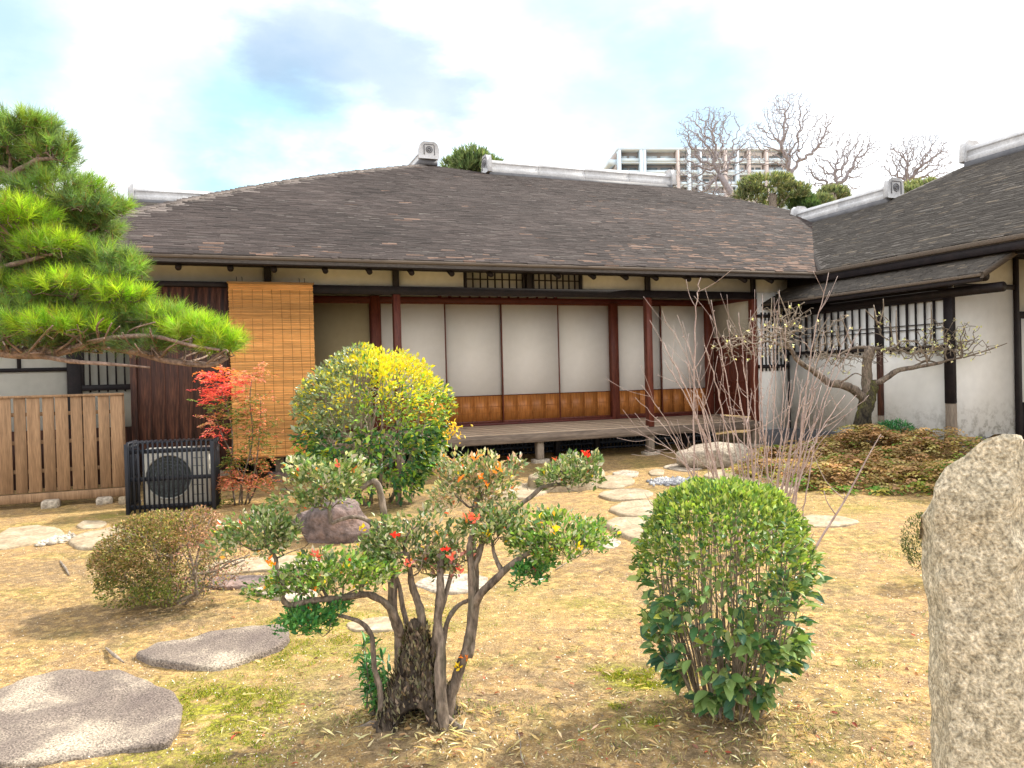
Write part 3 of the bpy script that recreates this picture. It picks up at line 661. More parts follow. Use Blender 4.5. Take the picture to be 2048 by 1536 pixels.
# west wall: white plaster, posts, barred windows
hpart('wall_panel', WHITEFOOT, wing, (SW, SW+.05, .0, 3.80, .34, 2.72), bevel=0, label='white plaster wall with grey mildew at the foot')
hpart('wall_panel', WHITEPL, wing, (SW+.05, SW+.10, .0, 3.74, 2.72, 3.1), bevel=0)
hpart('plinth', TILEDARK, wing, (SW-.03, SW+.08, .0, 3.72, -.1, .34))
hpart('plate_beam', DARKWOOD, wing, (SW-.06, SW+.04, -.1, 3.76, 2.74, 2.82))
for d, w_ in ((2.37, .075), (3.76, .085), (.02, .03)):
    if w_ > .05:
        hpart('post', DARKWOOD, wing, (SW-.07, SW-.001, d-w_, d+w_, 1.84 if w_ < .08 else .95, 2.74))
        hpart('post', CEDAR if w_ < .08 else DARKWOOD, wing, (SW-.06, SW-.001, d-w_*.7, d+w_*.7, .7, 1.84)) if w_ < .08 else None
        hpart('post', PALEBASE, wing, (SW-.06, SW-.001, d-w_*(.7 if w_ < .08 else 1), d+w_*(.7 if w_ < .08 else 1), .05, .7 if w_ < .08 else .95))
    else: hpart('post', DARKWOOD, wing, (SW-.03, SW+.02, d-w_, d+w_, .34, 2.74))
for (a, b) in ((.08, 2.29), (2.45, 3.67)):
    w = hpart('barred_window', DARKWOOD, wing, (SW-.075, SW-.02, a, b, 2.60, 2.665), (SW-.085, SW-.005, a, b, 1.83, 1.89))
    L_ = np.array(w.location)
    n = int(round((b-a)/.168))
    for i in range(1, n):
        d = a+(b-a)*i/n; t = .012 if i % 3 else .018
        hpart('bar', DARKWOOD, w, (SW-.065-L_[0], SW-.038-L_[0], d-t+L_[1], d+t+L_[1], 1.765-L_[2], 2.73-L_[2]), bevel=0)
    for z in (2.235, 2.16): hpart('rail', DARKWOOD, w, (SW-.036-L_[0], SW-.026-L_[0], a+L_[1], b+L_[1], z-.007-L_[2], z+.007-L_[2]), bevel=0)
# small window on the wall facing the garden, next to the veranda
w = hpart('barred_window', DARKWOOD, wing, (4.83, 5.58, .025, .07, 2.60, 2.66), (4.83, 5.58, .025, .085, 1.58, 1.65)); L_ = np.array(w.location)
for i in range(1, 8):
    s = 4.83+.75*i/8; hpart('bar', DARKWOOD, w, (s-.012-L_[0], s+.012-L_[0], .03+L_[1], .055+L_[1], 1.52-L_[2], 2.70-L_[2]), bevel=0)
for z in (2.2, 1.95): hpart('rail', DARKWOOD, w, (4.83-L_[0], 5.58-L_[0], .022+L_[1], .029+L_[1], z-.007-L_[2], z+.007-L_[2]), bevel=0)
# wall facing the garden at the right
hpart('wall_panel', WHITEFOOT, wing, (SW+.05, 7.10, 3.66, 3.70, .36, 2.78), bevel=0)
hpart('wall_panel', PLASTER, wing, (SW+.05, 7.10, 3.66, 3.70, 2.86, 3.32), bevel=0)
hpart('beam', DARKWOOD, wing, (SW+.0, 7.10, 3.68, 3.74, 2.78, 2.86))
hpart('plinth', TILEDARK, wing, (SW+.03, 7.1, 3.62, 3.74, -.1, .36))
hpart('post', DARKWOOD, wing, (7.10, 7.17, 3.64, 3.76, .2, 3.32))
hpart('door_frame', DARKWOOD, wing, (7.17, 16, 3.66, 3.74, 2.30, 2.42), (7.17, 7.26, 3.66, 3.72, .3, 2.30))
hpart('wall_panel', WHITEPL, wing, (7.26, 16, 3.6, 3.65, .9, 2.30), bevel=0)
hpart('wall_panel', DARKWOOD, wing, (7.26, 16, 3.6, 3.66, .2, .898), bevel=0)
hpart('wall_panel', PLASTER, wing, (7.17, 16, 3.62, 3.66, 2.42, 3.32), bevel=0)

# ------------------------------------------------------------------ left wing behind the fence
lw = thing('left_wing', 'low wing behind the board fence with a pale ridge cap on its shingle roof', 'house', W(0, 0), HROT)
def zl(k): return 3.15+.335*np.asarray(k, float)
def lmap(a, k, z): return HL(a, 0-k, z)
lr = roof_surface(lw, 'roof', ROOFBASE, zl, lmap, [(k, -17, -7.95 if k < .3 else -3) for k in (0, .25)]+[(k, -17 if k < 6 else -17+(k-6)*2.4, -3+0*k) for k in (.4, 2, 4, 6, 8, 9.4)], .11)
shingles(lr, zl, lmap, lambda k: (-15.0 if k < 6 else -15+(k-6)*2.2, -3.5), 0.05, 9.3, .11, (.12, .4), 31, tint_wing)
ridge_cap(lw, (-7.2, 9.5, 6.36), (-3.6, 9.5, 6.36), .36, .34)
hpart('eave_batten', DARKWOOD, lw, (-17, -7.6, -.1, 0, 3.0, 3.1))
hpart('wall_panel', PLASTER, lw, (-14, -6.45, -1.3, -1.25, 0, 3.4), bevel=0)
for s in (-13, -11.0, -9.1, -7.42): hpart('post', DARKWOOD, lw, (s-.1, s+.1, -1.25, -1.16, .0, 3.35))
hpart('beam', DARKWOOD, lw, (-14, -7.52, -1.25, -1.2, 1.82, 1.88)); hpart('beam', DARKWOOD, lw, (-14, -6.5, -1.25, -1.17, 2.4, 2.5))
hpart('post', DARKWOOD, lw, (-8.2, -8.15, -1.249, -1.2, 1.88, 2.4))
w = hpart('barred_window', DARKWOOD, lw, (-7.32, -6.5, -1.24, -1.16, 1.50, 1.59), (-7.32, -6.5, -1.24, -1.16, 2.3, 2.36), (-7.32, -7.28, -1.24, -1.16, 1.59, 2.3), (-6.54, -6.5, -1.24, -1.16, 1.59, 2.3)); L_ = np.array(w.location)
for s in np.arange(-7.2, -6.5, .125): hpart('bar', DARKWOOD, w, (s-.012-L_[0], s+.012-L_[0], -1.2+L_[1], -1.17+L_[1], 1.47-L_[2], 2.3-L_[2]), bevel=0)
hpart('plinth', CEDAR, lw, (-14, -6.5, -1.25, -1.12, 0, .9), bevel=0)

# ------------------------------------------------------------------ fence, cage, outdoor unit
fence = thing('board_fence', 'light brown slotted board fence on a sill beam, left of the dark board wall', 'fence', W(-6.5, 1.0), HROT)
for i in range(26):
    s = -.02-i*.163; dd = .0 if i % 2 else .006
    A = Acc(); g = (.030 if i % 2 else .014); A.box(s-.163+g, s, -.01-dd, .012-dd, .20, 1.44); A.build('board', FENCEW, fence, bevel=.003)
for z in (.45, .83, 1.20):
    A = Acc(); A.box(-4.3, -.01, .014, .045, z, z+.05); A.build('rail', FENCEW, fence, bevel=.003)
A = Acc(); A.box(-4.3, 0, -.03, .05, 1.441, 1.475); A.build('cap_rail', FENCEW, fence, bevel=.004)
A = Acc(); A.box(-4.3, .0, -.04, .06, .07, .185); A.build('sill_beam', FENCEW, fence, bevel=.006)
A = Acc(); A.box(-.06, -.005, .046, .09, .19, 1.44); A.build('post', FENCEW, fence, bevel=.004)
for i, (px, py, lb) in enumerate(((75, 1035, 'small stone block under the fence sill at the left'), (203, 1013, 'small stone block under the fence sill nearest the lattice cage'))):
    s, d, _ = toSD(G(px, py)); 
    A = Acc(); A.box(-.1, .1, -.12, .12, -.02, .085 if i else .1); o = A.build('block', ROCKM, None, bevel=.02); o.location = W(s, 1.02+.06); o.rotation_euler = (0, 0, HROT+.1*i); tag(o, lb, 'stone block')

cage = thing('lattice_cage', 'black slatted wooden cage round an outdoor air conditioner beside the fence', 'cage', W(-6.36, 2.28), math.radians(12))
CW = .99; CH = .88
n = 18
for i in range(n):
    x = .02+i*(CW-.04)/(n-1); A = Acc(); A.box(x-.0095, x+.0095, -.012, .012, .02, CH); A.build('slat', BLACKPT, cage, bevel=0)
for i in range(6):
    for x in (-.0, CW): 
        A = Acc(); y = .05+i*.075; A.box(x-.012, x+.012, y-.01, y+.01, .02, CH); A.build('slat', BLACKPT, cage, bevel=0)
for z in (.08, .42, .76):
    A = Acc(); A.box(.0, CW, .013, .035, z-.025, z+.025); A.build('rail', BLACKPT, cage, bevel=.003)
    for x in (.018, CW-.042): 
        A = Acc(); A.box(x, x+.02, .036, .45, z-.025, z+.025); A.build('rail', BLACKPT, cage, bevel=.003)
for i in range(n):
    x = .02+i*(CW-.04)/(n-1); A = Acc(); A.box(x-.0095, x+.0095, .012, .45, CH-.03, CH-.008); A.build('slat', BLACKPT, cage, bevel=0)
for x in (0, CW):
    A = Acc(); A.box(x-.02, x+.02, -.03, .01, -.01, CH-.02); A.build('corner_post', BLACKPT, cage, bevel=.003)
ACW = material('casing_white', [(.62, .60, .54), (.68, .66, .6)], 3, .5, 0)
GRILL = material('fan_dark', [(.12, .14, .145), (.19, .21, .21)], 3, .5, 0)
ac = thing('outdoor_air_conditioner', 'white outdoor air conditioner with a round fan inside the black lattice cage', 'air conditioner', W(-6.22, 2.16), math.radians(12))
A = Acc(); A.box(.02, .80, .04, .33, .06, .77); A.build('casing', ACW, ac, bevel=.015)
A = Acc(); q = np.linspace(0, 2*math.pi, 33)[:-1]; c0 = (.32, .42); V = [(c0[0]+.265*math.cos(t), y, c0[1]+.265*math.sin(t)) for y in (.034, .043) for t in q]
A.add(V, [[i, (i+1) % 32, 32+(i+1) % 32, 32+i] for i in range(32)]+[list(range(32))]); A.build('fan_opening', GRILL, ac)
for r in (.275, .235, .195, .155, .115, .06):
    A = Acc(); A.tube([(c0[0]+r*math.cos(t), .024, c0[1]+r*math.sin(t)) for t in np.linspace(0, 2*math.pi, 33)], .0065 if r < .25 else .012, 5, caps=False); A.build('grille_ring', ACW if r > .25 else GRILL, ac)
for a in np.arange(0, 2*math.pi, math.pi/6):
    A = Acc(); A.tube([(c0[0]+.03*math.cos(a), .02, c0[1]+.03*math.sin(a)), (c0[0]+.26*math.cos(a), .022, c0[1]+.26*math.sin(a))], .004, 4); A.build('grille_spoke', GRILL, ac)
for z in (.18, .3, .42, .54, .64):
    A = Acc(); A.box(.60, .73, .036, .041, z, z+.008); A.build('vent_slot', GRILL, ac)
for x in (.1, .62):
    A = Acc(); A.box(x, x+.06, .02, .34, -.005, .06); A.build('foot', ACW, ac, bevel=.006)
A = Acc(); A.box(-.05, .07, -.04, .04, -.01, .10); o = A.build('block', PALESTONE, None, bevel=.02); o.location = W(-6.52, 1.3); tag(o, 'little pale block between the fence and the lattice cage', 'block')

# ------------------------------------------------------------------ stones in the garden
SL = [
 ([(-40,1445),(0,1375),(60,1350),(150,1340),(230,1340),(300,1358),(345,1385),(372,1410),(355,1450),(340,1490),(250,1500),(150,1515),(60,1530),(-40,1535)], .07, PURPLESTONE, 'biggest speckled stepping stone, in the near left corner'),
 ([(272,1312),(300,1292),(370,1285),(440,1262),(510,1250),(575,1254),(585,1275),(560,1295),(500,1318),(440,1338),(360,1332),(300,1325)], .085, PURPLESTONE, 'long stepping stone with a pale dished top beyond the biggest one'),
 ([(-30,1092),(10,1060),(60,1049),(110,1055),(132,1066),(110,1078),(60,1088),(0,1100)], .05, PALESTONE, 'wide tan stepping stone in front of the fence'),
 ([(150,1050),(170,1042),(200,1041),(216,1047),(200,1055),(165,1058)], .04, PALESTONE, 'small oval pale stone before the lattice cage'),
 ([(135,1080),(170,1068),(230,1052),(270,1055),(260,1085),(220,1096),(150,1097)], .08, PALESTONE, 'tan stepping stone half hidden by the brown bush'),
 ([(390,1140),(430,1125),(490,1116),(560,1112),(640,1112),(660,1128),(600,1140),(500,1142),(430,1152)], .05, PALESTONE, 'bright flat stone showing between the brown bush and the pruned azalea'),
 ([(380,1165),(420,1158),(480,1152),(540,1158),(520,1172),(440,1180)], .06, DARKROCK, 'low dark stone behind the brown bush'),
 ([(500,1180),(560,1172),(640,1185),(620,1205),(540,1200)], .05, ROCKM, 'brown flat stone behind the left pad of the pruned azalea'),
 ([(690,1245),(760,1235),(800,1240),(790,1262),(700,1262)], .03, PALESTONE, 'thin pale stone left of the azalea stems'),
 ([(820,1165),(870,1150),(930,1145),(980,1152),(960,1178),(880,1185)], .04, ROCKM, 'flat stone seen between the azalea stems'),
 ([(940,985),(1000,968),(1080,966),(1110,978),(1060,996),(960,1000)], .06, PALESTONE, 'long pale stone behind the top azalea pad'),
 ([(1186,962),(1225,948),(1262,952),(1272,966),(1230,978),(1190,974)], .05, PALESTONE, 'tan stepping stone near the pebbles'),
 ([(1222,946),(1250,940),(1278,944),(1276,953),(1240,956)], .04, ROCKM, 'brown flat stone under the veranda edge beside the pebbles'),
 ([(1296,944),(1314,938),(1330,942),(1326,951),(1302,952)], .05, PALESTONE, 'small round stone at the edge of the pebbles'),
 ([(1190,990),(1225,980),(1285,978),(1310,988),(1290,998),(1230,1002)], .06, PALESTONE, 'long pale stepping stone next after the tan one'),
 ([(1212,1020),(1250,1004),(1300,1000),(1340,1010),(1330,1030),(1260,1036)], .06, PALESTONE, 'pale stepping stone in the middle of the row left of the round shrub'),
 ([(1206,1045),(1240,1036),(1330,1036),(1370,1060),(1340,1090),(1270,1082),(1230,1062)], .09, PALESTONE, 'broad pale stepping stone touching the round shrub'),
 ([(1190,1080),(1215,1072),(1245,1085),(1230,1098),(1195,1096)], .03, ROCKM, 'small brown stone right of the right azalea pad'),
 ([(1400,955),(1440,942),(1500,940),(1560,946),(1600,955),(1560,968),(1460,966)], .07, PALESTONE, 'long tan stone behind the thin bare stems'),
 ([(1450,985),(1470,965),(1530,960),(1590,966),(1600,982),(1540,992),(1480,994)], .08, PALESTONE, 'pale block-like stone between the thin bare stems'),
 ([(1580,1044),(1620,1030),(1680,1032),(1722,1044),(1690,1052),(1610,1054)], .03, PALESTONE, 'bright flat stone right of the round shrub'),
 ([(1320,935),(1350,928),(1400,930),(1410,938),(1370,944)], .04, ROCKM, 'tan stone in front of the big step boulder'),
]
for i, (ol, h, m, lb) in enumerate(SL): slab('stepping_stone', ol, h*(.42 if i < 2 else .48), m, lb, 'stepping stone', seed=i*3.1, rough=.02 if i < 2 else .01)
slab('step_stone', [(1050, 962), (1085, 945), (1170, 938), (1208, 943), (1212, 956), (1180, 966), (1090, 970)], .17, PALESTONE, 'tall pale stone block before the veranda behind the azalea', 'stone block', seed=40)
c = G(1425, 938); boulder('step_boulder', (c[0]+.1, c[1]+.2, .18), (.62, .36, .26), ROCKM, 'tan boulder used as a step under the right end of the veranda', seed=4)
c = G(668, 1085); boulder('dark_boulder', (c[0], c[1]+.15, .12), (.36, .28, .30), DARKROCK, 'dark pointed rock between the azalea and the big yellow green bush', seed=12, amp=.3)
c = G(600, 1075); boulder('dark_boulder', (c[0], c[1]+.45, .05), (.25, .2, .15), DARKROCK, 'lower dark rock left of the pointed one', seed=15)

# pebbles
def pebbles(name, region, n, size, cols, label, seed):
    r = np.random.default_rng(seed); A = Acc(); base = nrm(np.array([[1, 0, 0], [-1, 0, 0], [0, 1, 0], [0, -1, 0], [0, 0, 1], [0, 0, -1.]])); F = np.array([[0, 2, 4], [2, 1, 4], [1, 3, 4], [3, 0, 4], [2, 0, 5], [1, 2, 5], [3, 1, 5], [0, 3, 5]])
    P = np.array([G(x, y) for x, y in region]); ctr = P.mean(0)
    for i in range(n):
        w = r.dirichlet(np.ones(len(P))*.8); p = w@P; p[:2] += r.normal(0, .03, 2); s = size*r.uniform(.5, 1.5, 3)*np.array([1.2, 1, .7]); a = r.uniform(0, 6.28)
        R = np.array([[math.cos(a), -math.sin(a), 0], [math.sin(a), math.cos(a), 0], [0, 0, 1]])
        V = (base*s*(1+r.uniform(-.15, .15, (6, 1))))@R.T+np.array([p[0], p[1], float(gz(p[0], p[1]))+s[2]*.4]); A.add(V, F, np.array(cols[r.integers(len(cols))])*r.uniform(.7, 1.2))
    o = A.build(name, ATTR, smooth=True, kind='stuff'); o['label'] = label; o['category'] = 'pebbles'
pebbles('pebbles', [(1275, 968), (1300, 956), (1370, 955), (1440, 962), (1400, 972), (1310, 974)], 420, .032, [(.3, .3, .32), (.42, .42, .44), (.2, .2, .22), (.5, .5, .48)], 'grey pebbles in a shallow drain before the veranda', 1)
pebbles('pebbles', [(60, 1096), (100, 1080), (140, 1065), (150, 1078), (110, 1096)], 90, .032, [(.5, .45, .36), (.36, .31, .25), (.6, .55, .45)], 'little heap of pale pebbles between two tan stepping stones at the left', 2)

# tall standing stone at the right
def standing_stone():
    Yc = 2.25
    lv = np.linspace(0, 1, 70); nth = 64
    # plan: left corner, front arris, right side, back
    pl = [(-.0, .08), (.06, .01), (.135, -.055), (.15, -.055), (.26, .01), (.36, .08), (.47, .15), (.44, .32), (.2, .38), (.03, .25)]
    pl = np.array(pl+[pl[0]]); seg = np.linalg.norm(np.diff(pl, axis=0), axis=1); cs = np.concatenate([[0], np.cumsum(seg)]); t = np.linspace(0, cs[-1], nth+1)[:-1]
    ring = np.stack([np.interp(t, cs, pl[:, 0]), np.interp(t, cs, pl[:, 1])], 1)
    rows = [(1536, 1872), (1480, 1868), (1400, 1866), (1300, 1862), (1200, 1853), (1100, 1846), (1040, 1838), (990, 1840), (960, 1850), (935, 1872), (900, 1930), (870, 1985)]
    zs = []; xs = []
    for y, x in rows:
        p = D(x, y, Yc); zs.append(p[2]); xs.append(p[0])
    zb = -.08; V = []
    ztop = D(2000, 868, Yc)[2]
    for l in lv:
        z = zb+(ztop-zb)*l; xl = np.interp(z, zs, xs); w = 1-.0*l
        for q in ring:
            x = xl+(q[0])*(1 if l < .9 else 1); y = Yc+q[1]+.02
            # the crown slopes down to the left
            zc = D(1860, 935, Yc)[2]+(q[0])*.42 + .02*math.sin(q[0]*30)
            xx = D(1838, 990, Yc)[0]+q[0]
            frac = q[0]/.42
            top = np.interp(q[0]+.3*max(0, q[1]-.1), [0, .03, .10, .18, .24, .34, .50], [D(1850, 960, Yc)[2], D(1860, 932, Yc)[2], D(1925, 898, Yc)[2], D(1985, 872, Yc)[2], D(2010, 870, Yc)[2], D(2035, 885, Yc)[2], D(2040, 960, Yc)[2]])
            xb = np.interp(min(z, D(1850, 960, Yc)[2]), zs, xs)
            xa = xb+q[0]*.93+.105; px_ = 1024+FPX*xa/y
            top = D(px_, np.interp(px_, [1830, 1850, 1870, 1900, 1945, 1990, 2030, 2055, 2200], [995, 955, 930, 912, 893, 870, 866, 885, 960]), y)[2]
            V.append((xa, y, min(z, top-max(0, q[1])*.55)))
    V = np.array(V); n = nth; m = len(lv)
    out = V.copy()
    for i_, p in enumerate(V):
        nn = mnoise.fractal(Vector(p*6), 1, 2, 4); n2 = mnoise.fractal(Vector(p*28), 1, 2, 3); n3 = mnoise.noise(Vector((p[0]*3, p[1]*3, p[2]*1.3+5)))
        dirv = np.array([p[0]-(D(1838, 990, Yc)[0]+.2), p[1]-(Yc+.1), 0]); dirv = dirv/(np.linalg.norm(dirv)+1e-6)
        out[i_] = p+dirv*(nn*.010+n2*.008+n3*.008+.010*mnoise.noise(Vector(p*13)))+np.array([0, 0, nn*.008+n2*.003])*(1 if p[2] > .9 else .3)
    i = np.arange(m-1)[:, None]*n; j = np.arange(n); kx = (j+1) % n
    F = np.stack([i+j, i+kx, i+n+kx, i+n+j], -1).reshape(-1, 4)
    A = Acc(); A.add(out, F); A.add(np.zeros((0, 3)), [[q-len(out) for q in range((m-1)*n, m*n)]])
    g = material('granite', [(.24, .21, .15), (.48, .42, .31), (.68, .60, .46)], 34, .95, 1, fine=.5, bscale=110, detail=8, bdist=.012, stretch=(1, 1, .8))
    loc = D(1950, 1400, Yc+.1); loc[2] = 0
    o = A.build('standing_stone', g, smooth=True, loc=loc); tag(o, 'tall upright granite stone at the right edge, nearest the viewer', 'stone')
standing_stone()

# ------------------------------------------------------------------ foliage helpers
def leaves(A, P, Dv, Nv, L, Wd, C, fold=.22, oval=False):
    P = np.asarray(P, float); n = len(P)
    if n == 0: return
    Dv = nrm(Dv); Sd = nrm(np.cross(Dv, Nv)); Up = np.cross(Sd, Dv); L = np.broadcast_to(L, n)[:, None]; Wd = np.broadcast_to(Wd, n)[:, None]
    if not oval:
        a = P; b = P+Dv*L*.5-Sd*Wd*.5+Up*Wd*fold; c = P+Dv*L-Up*L*.08; d = P+Dv*L*.5+Sd*Wd*.5+Up*Wd*fold
        V = np.stack([a, b, c, d], 1).reshape(-1, 3); f = (np.arange(n)*4)[:, None]; F = np.vstack([f+np.array([[0, 2, 1]]), f+np.array([[0, 3, 2]])]); A.add(V, F, np.repeat(C, 4, 0))
    else:
        q = [P, P+Dv*L*.28-Sd*Wd*.44+Up*Wd*fold, P+Dv*L*.68-Sd*Wd*.40+Up*Wd*fold*.9, P+Dv*L-Up*L*.12, P+Dv*L*.68+Sd*Wd*.40+Up*Wd*fold*.9, P+Dv*L*.28+Sd*Wd*.44+Up*Wd*fold, P+Dv*L*.5]
        V = np.stack(q, 1).reshape(-1, 3); f = (np.arange(n)*7)[:, None]
        F = np.vstack([f+np.array([t]) for t in ([0, 6, 1], [1, 6, 2], [2, 6, 3], [3, 6, 4], [4, 6, 5], [5, 6, 0])]); A.add(V, F, np.repeat(C, 7, 0))
def pal(r, n, cols, w=None, jit=.22):
    c = np.array(cols)[r.choice(len(cols), n, p=None if w is None else np.array(w)/sum(w))]
    return c*np.exp(r.normal(0, jit, n))[:, None]*(1+r.normal(0, .06, (n, 3)))
def outward(P, c, r, up=.5, jit=.5): return nrm(nrm(P-c)+np.array([0, 0, up])+r.normal(0, jit, P.shape))

def grow(roots, att, step, infl=1e9, kill=None, maxn=2500, tropism=(0, 0, 0), jit=.15, seed=0):
    """space colonisation: nodes, parent indices"""
    r = np.random.default_rng(seed); kill = kill or step*1.6
    N = [np.array(p, float) for p in roots]; par = [i-1 if i else -1 for i in range(len(N))] if len(roots) > 1 else [-1]
    A_ = np.array(att, float); tr = np.array(tropism, float); near = None; dmin = None
    X = np.array(N); dm = np.linalg.norm(A_[:, None]-X[None], axis=2); near = dm.argmin(1); dmin = dm.min(1); alive = np.ones(len(A_), bool)
    for it in range(400):
        act = alive & (dmin < infl)
        if not act.any() or len(N) > maxn: break
        new = []; newp = []
        for i in np.unique(near[act]):
            v = nrm(A_[act & (near == i)]-N[i]).sum(0); v = nrm(nrm(v)+tr+r.normal(0, jit, 3)); q = N[i]+v*step
            new.append(q); newp.append(i)
        base = len(N); N += new; par += newp; X = np.array(new)
        d = np.linalg.norm(A_[:, None]-X[None], axis=2); j = d.argmin(1); dj = d.min(1); upd = dj < dmin; near[upd] = j[upd]+base; dmin[upd] = dj[upd]
        alive &= dmin > kill
    return np.array(N), np.array(par)
def branch_mesh(A, N, par, rt, rmax, col=None, n=5, p=2.3):
    k = len(N); ch = [[] for _ in range(k)]
    for i, q in enumerate(par):
        if q >= 0: ch[q].append(i)
    R = np.zeros(k)
    for i in range(k-1, -1, -1):
        R[i] = rt if not ch[i] else min(rmax, sum(R[c]**p for c in ch[i])**(1/p))
    # chains
    st = [(0, None)]
    while st:
        i, pr = st.pop(); pts = [N[pr], N[i]] if pr is not None else [N[i]]; rr = [min(R[pr], R[i]*1.15), R[i]] if pr is not None else [R[i]]; c = i
        while ch[c]:
            o = sorted(ch[c], key=lambda q: -R[q]); 
            for e in o[1:]: st.append((e, c))
            c = o[0]; pts.append(N[c]); rr.append(R[c])
        if len(pts) > 1: A.tube(pts, rr, n if rr[0] > rt*2 else 3, col, caps=False)
    return R, ch
def ellipsoid_pts(r, n, c, rad, shell=0, zlo=-1, zhi=1, nz=0, nscale=3, seed=0):
    out = []; c = np.array(c); rad = np.array(rad)
    while len(out) < n:
        p = r.normal(size=(n*3, 3)); p = nrm(p)*((r.uniform(shell**3, 1, (n*3, 1)))**(1/3))
        p = p[(p[:, 2] >= zlo) & (p[:, 2] <= zhi)]
        for q in p:
            w = c+q*rad
            if nz and mnoise.noise(Vector(w*nscale)+Vector((seed, 0, 0))) < r.uniform(-nz, nz)*.6-nz*.3*0-.15: continue
            out.append(w)
            if len(out) >= n: break
    return np.array(out)
def bw(A, name, mat, parent, **k):
    l = np.array(parent.location); A.V = [v-l for v in A.V]; return A.build(name, mat, parent, **k)

LEAFMESH = {}
def leaf_parts(parent, P, Dv, Nv, L, Wd, cols, mat, ratio=.5, name='leaf'):
    """each of the largest leaves is an object of its own, sharing meshes of a few shapes and tints"""
    r = np.random.default_rng(len(P)); key = (mat.name, tuple(map(tuple, cols)))
    if key not in LEAFMESH:
        ms = []
        for c in cols:
            for cr in (.12, .3):
                A = Acc(); n = 5; V = []; t = np.array([0, .18, .42, .68, .88, 1.0]); w = np.array([.02, .32, .5, .42, .2, .0])
                for a, b in zip(t, w): V += [(-b, a, b*cr*1.2-.18*a*a), (0, a, -.18*a*a-.0), (b, a, b*cr*1.2-.18*a*a)]
                F = []
                for i in range(n): F += [[i*3, i*3+1, i*3+4, i*3+3], [i*3+1, i*3+2, i*3+5, i*3+4]]
                A.add(V, F, np.array([np.array(c)*(1.18 if j % 3 == 1 else 1.0) for j in range(len(V))])); o = A.build(name, mat, smooth=False); me = o.data; bpy.data.objects.remove(o); ms.append(me)
        LEAFMESH[key] = ms
    ms = LEAFMESH[key]; Dv = nrm(Dv); S = nrm(np.cross(Dv, Nv)); U = np.cross(S, Dv); base = np.array(parent.location)
    for i in range(len(P)):
        o = bpy.data.objects.new(name, ms[r.integers(len(ms))]); COL.objects.link(o); o.parent = parent
        M = Matrix.Identity(4); l, w = L[i], Wd[i]
        for k in range(3): M[k][0] = S[i][k]*w; M[k][1] = Dv[i][k]*l; M[k][2] = U[i][k]*l; M[k][3] = P[i][k]-base[k]
        o.matrix_local = M

def bigfirst(P, L, n=300):
    s = L/np.linalg.norm(P-EYE, axis=1); idx = np.argsort(-s); return idx[:n], idx[n:]

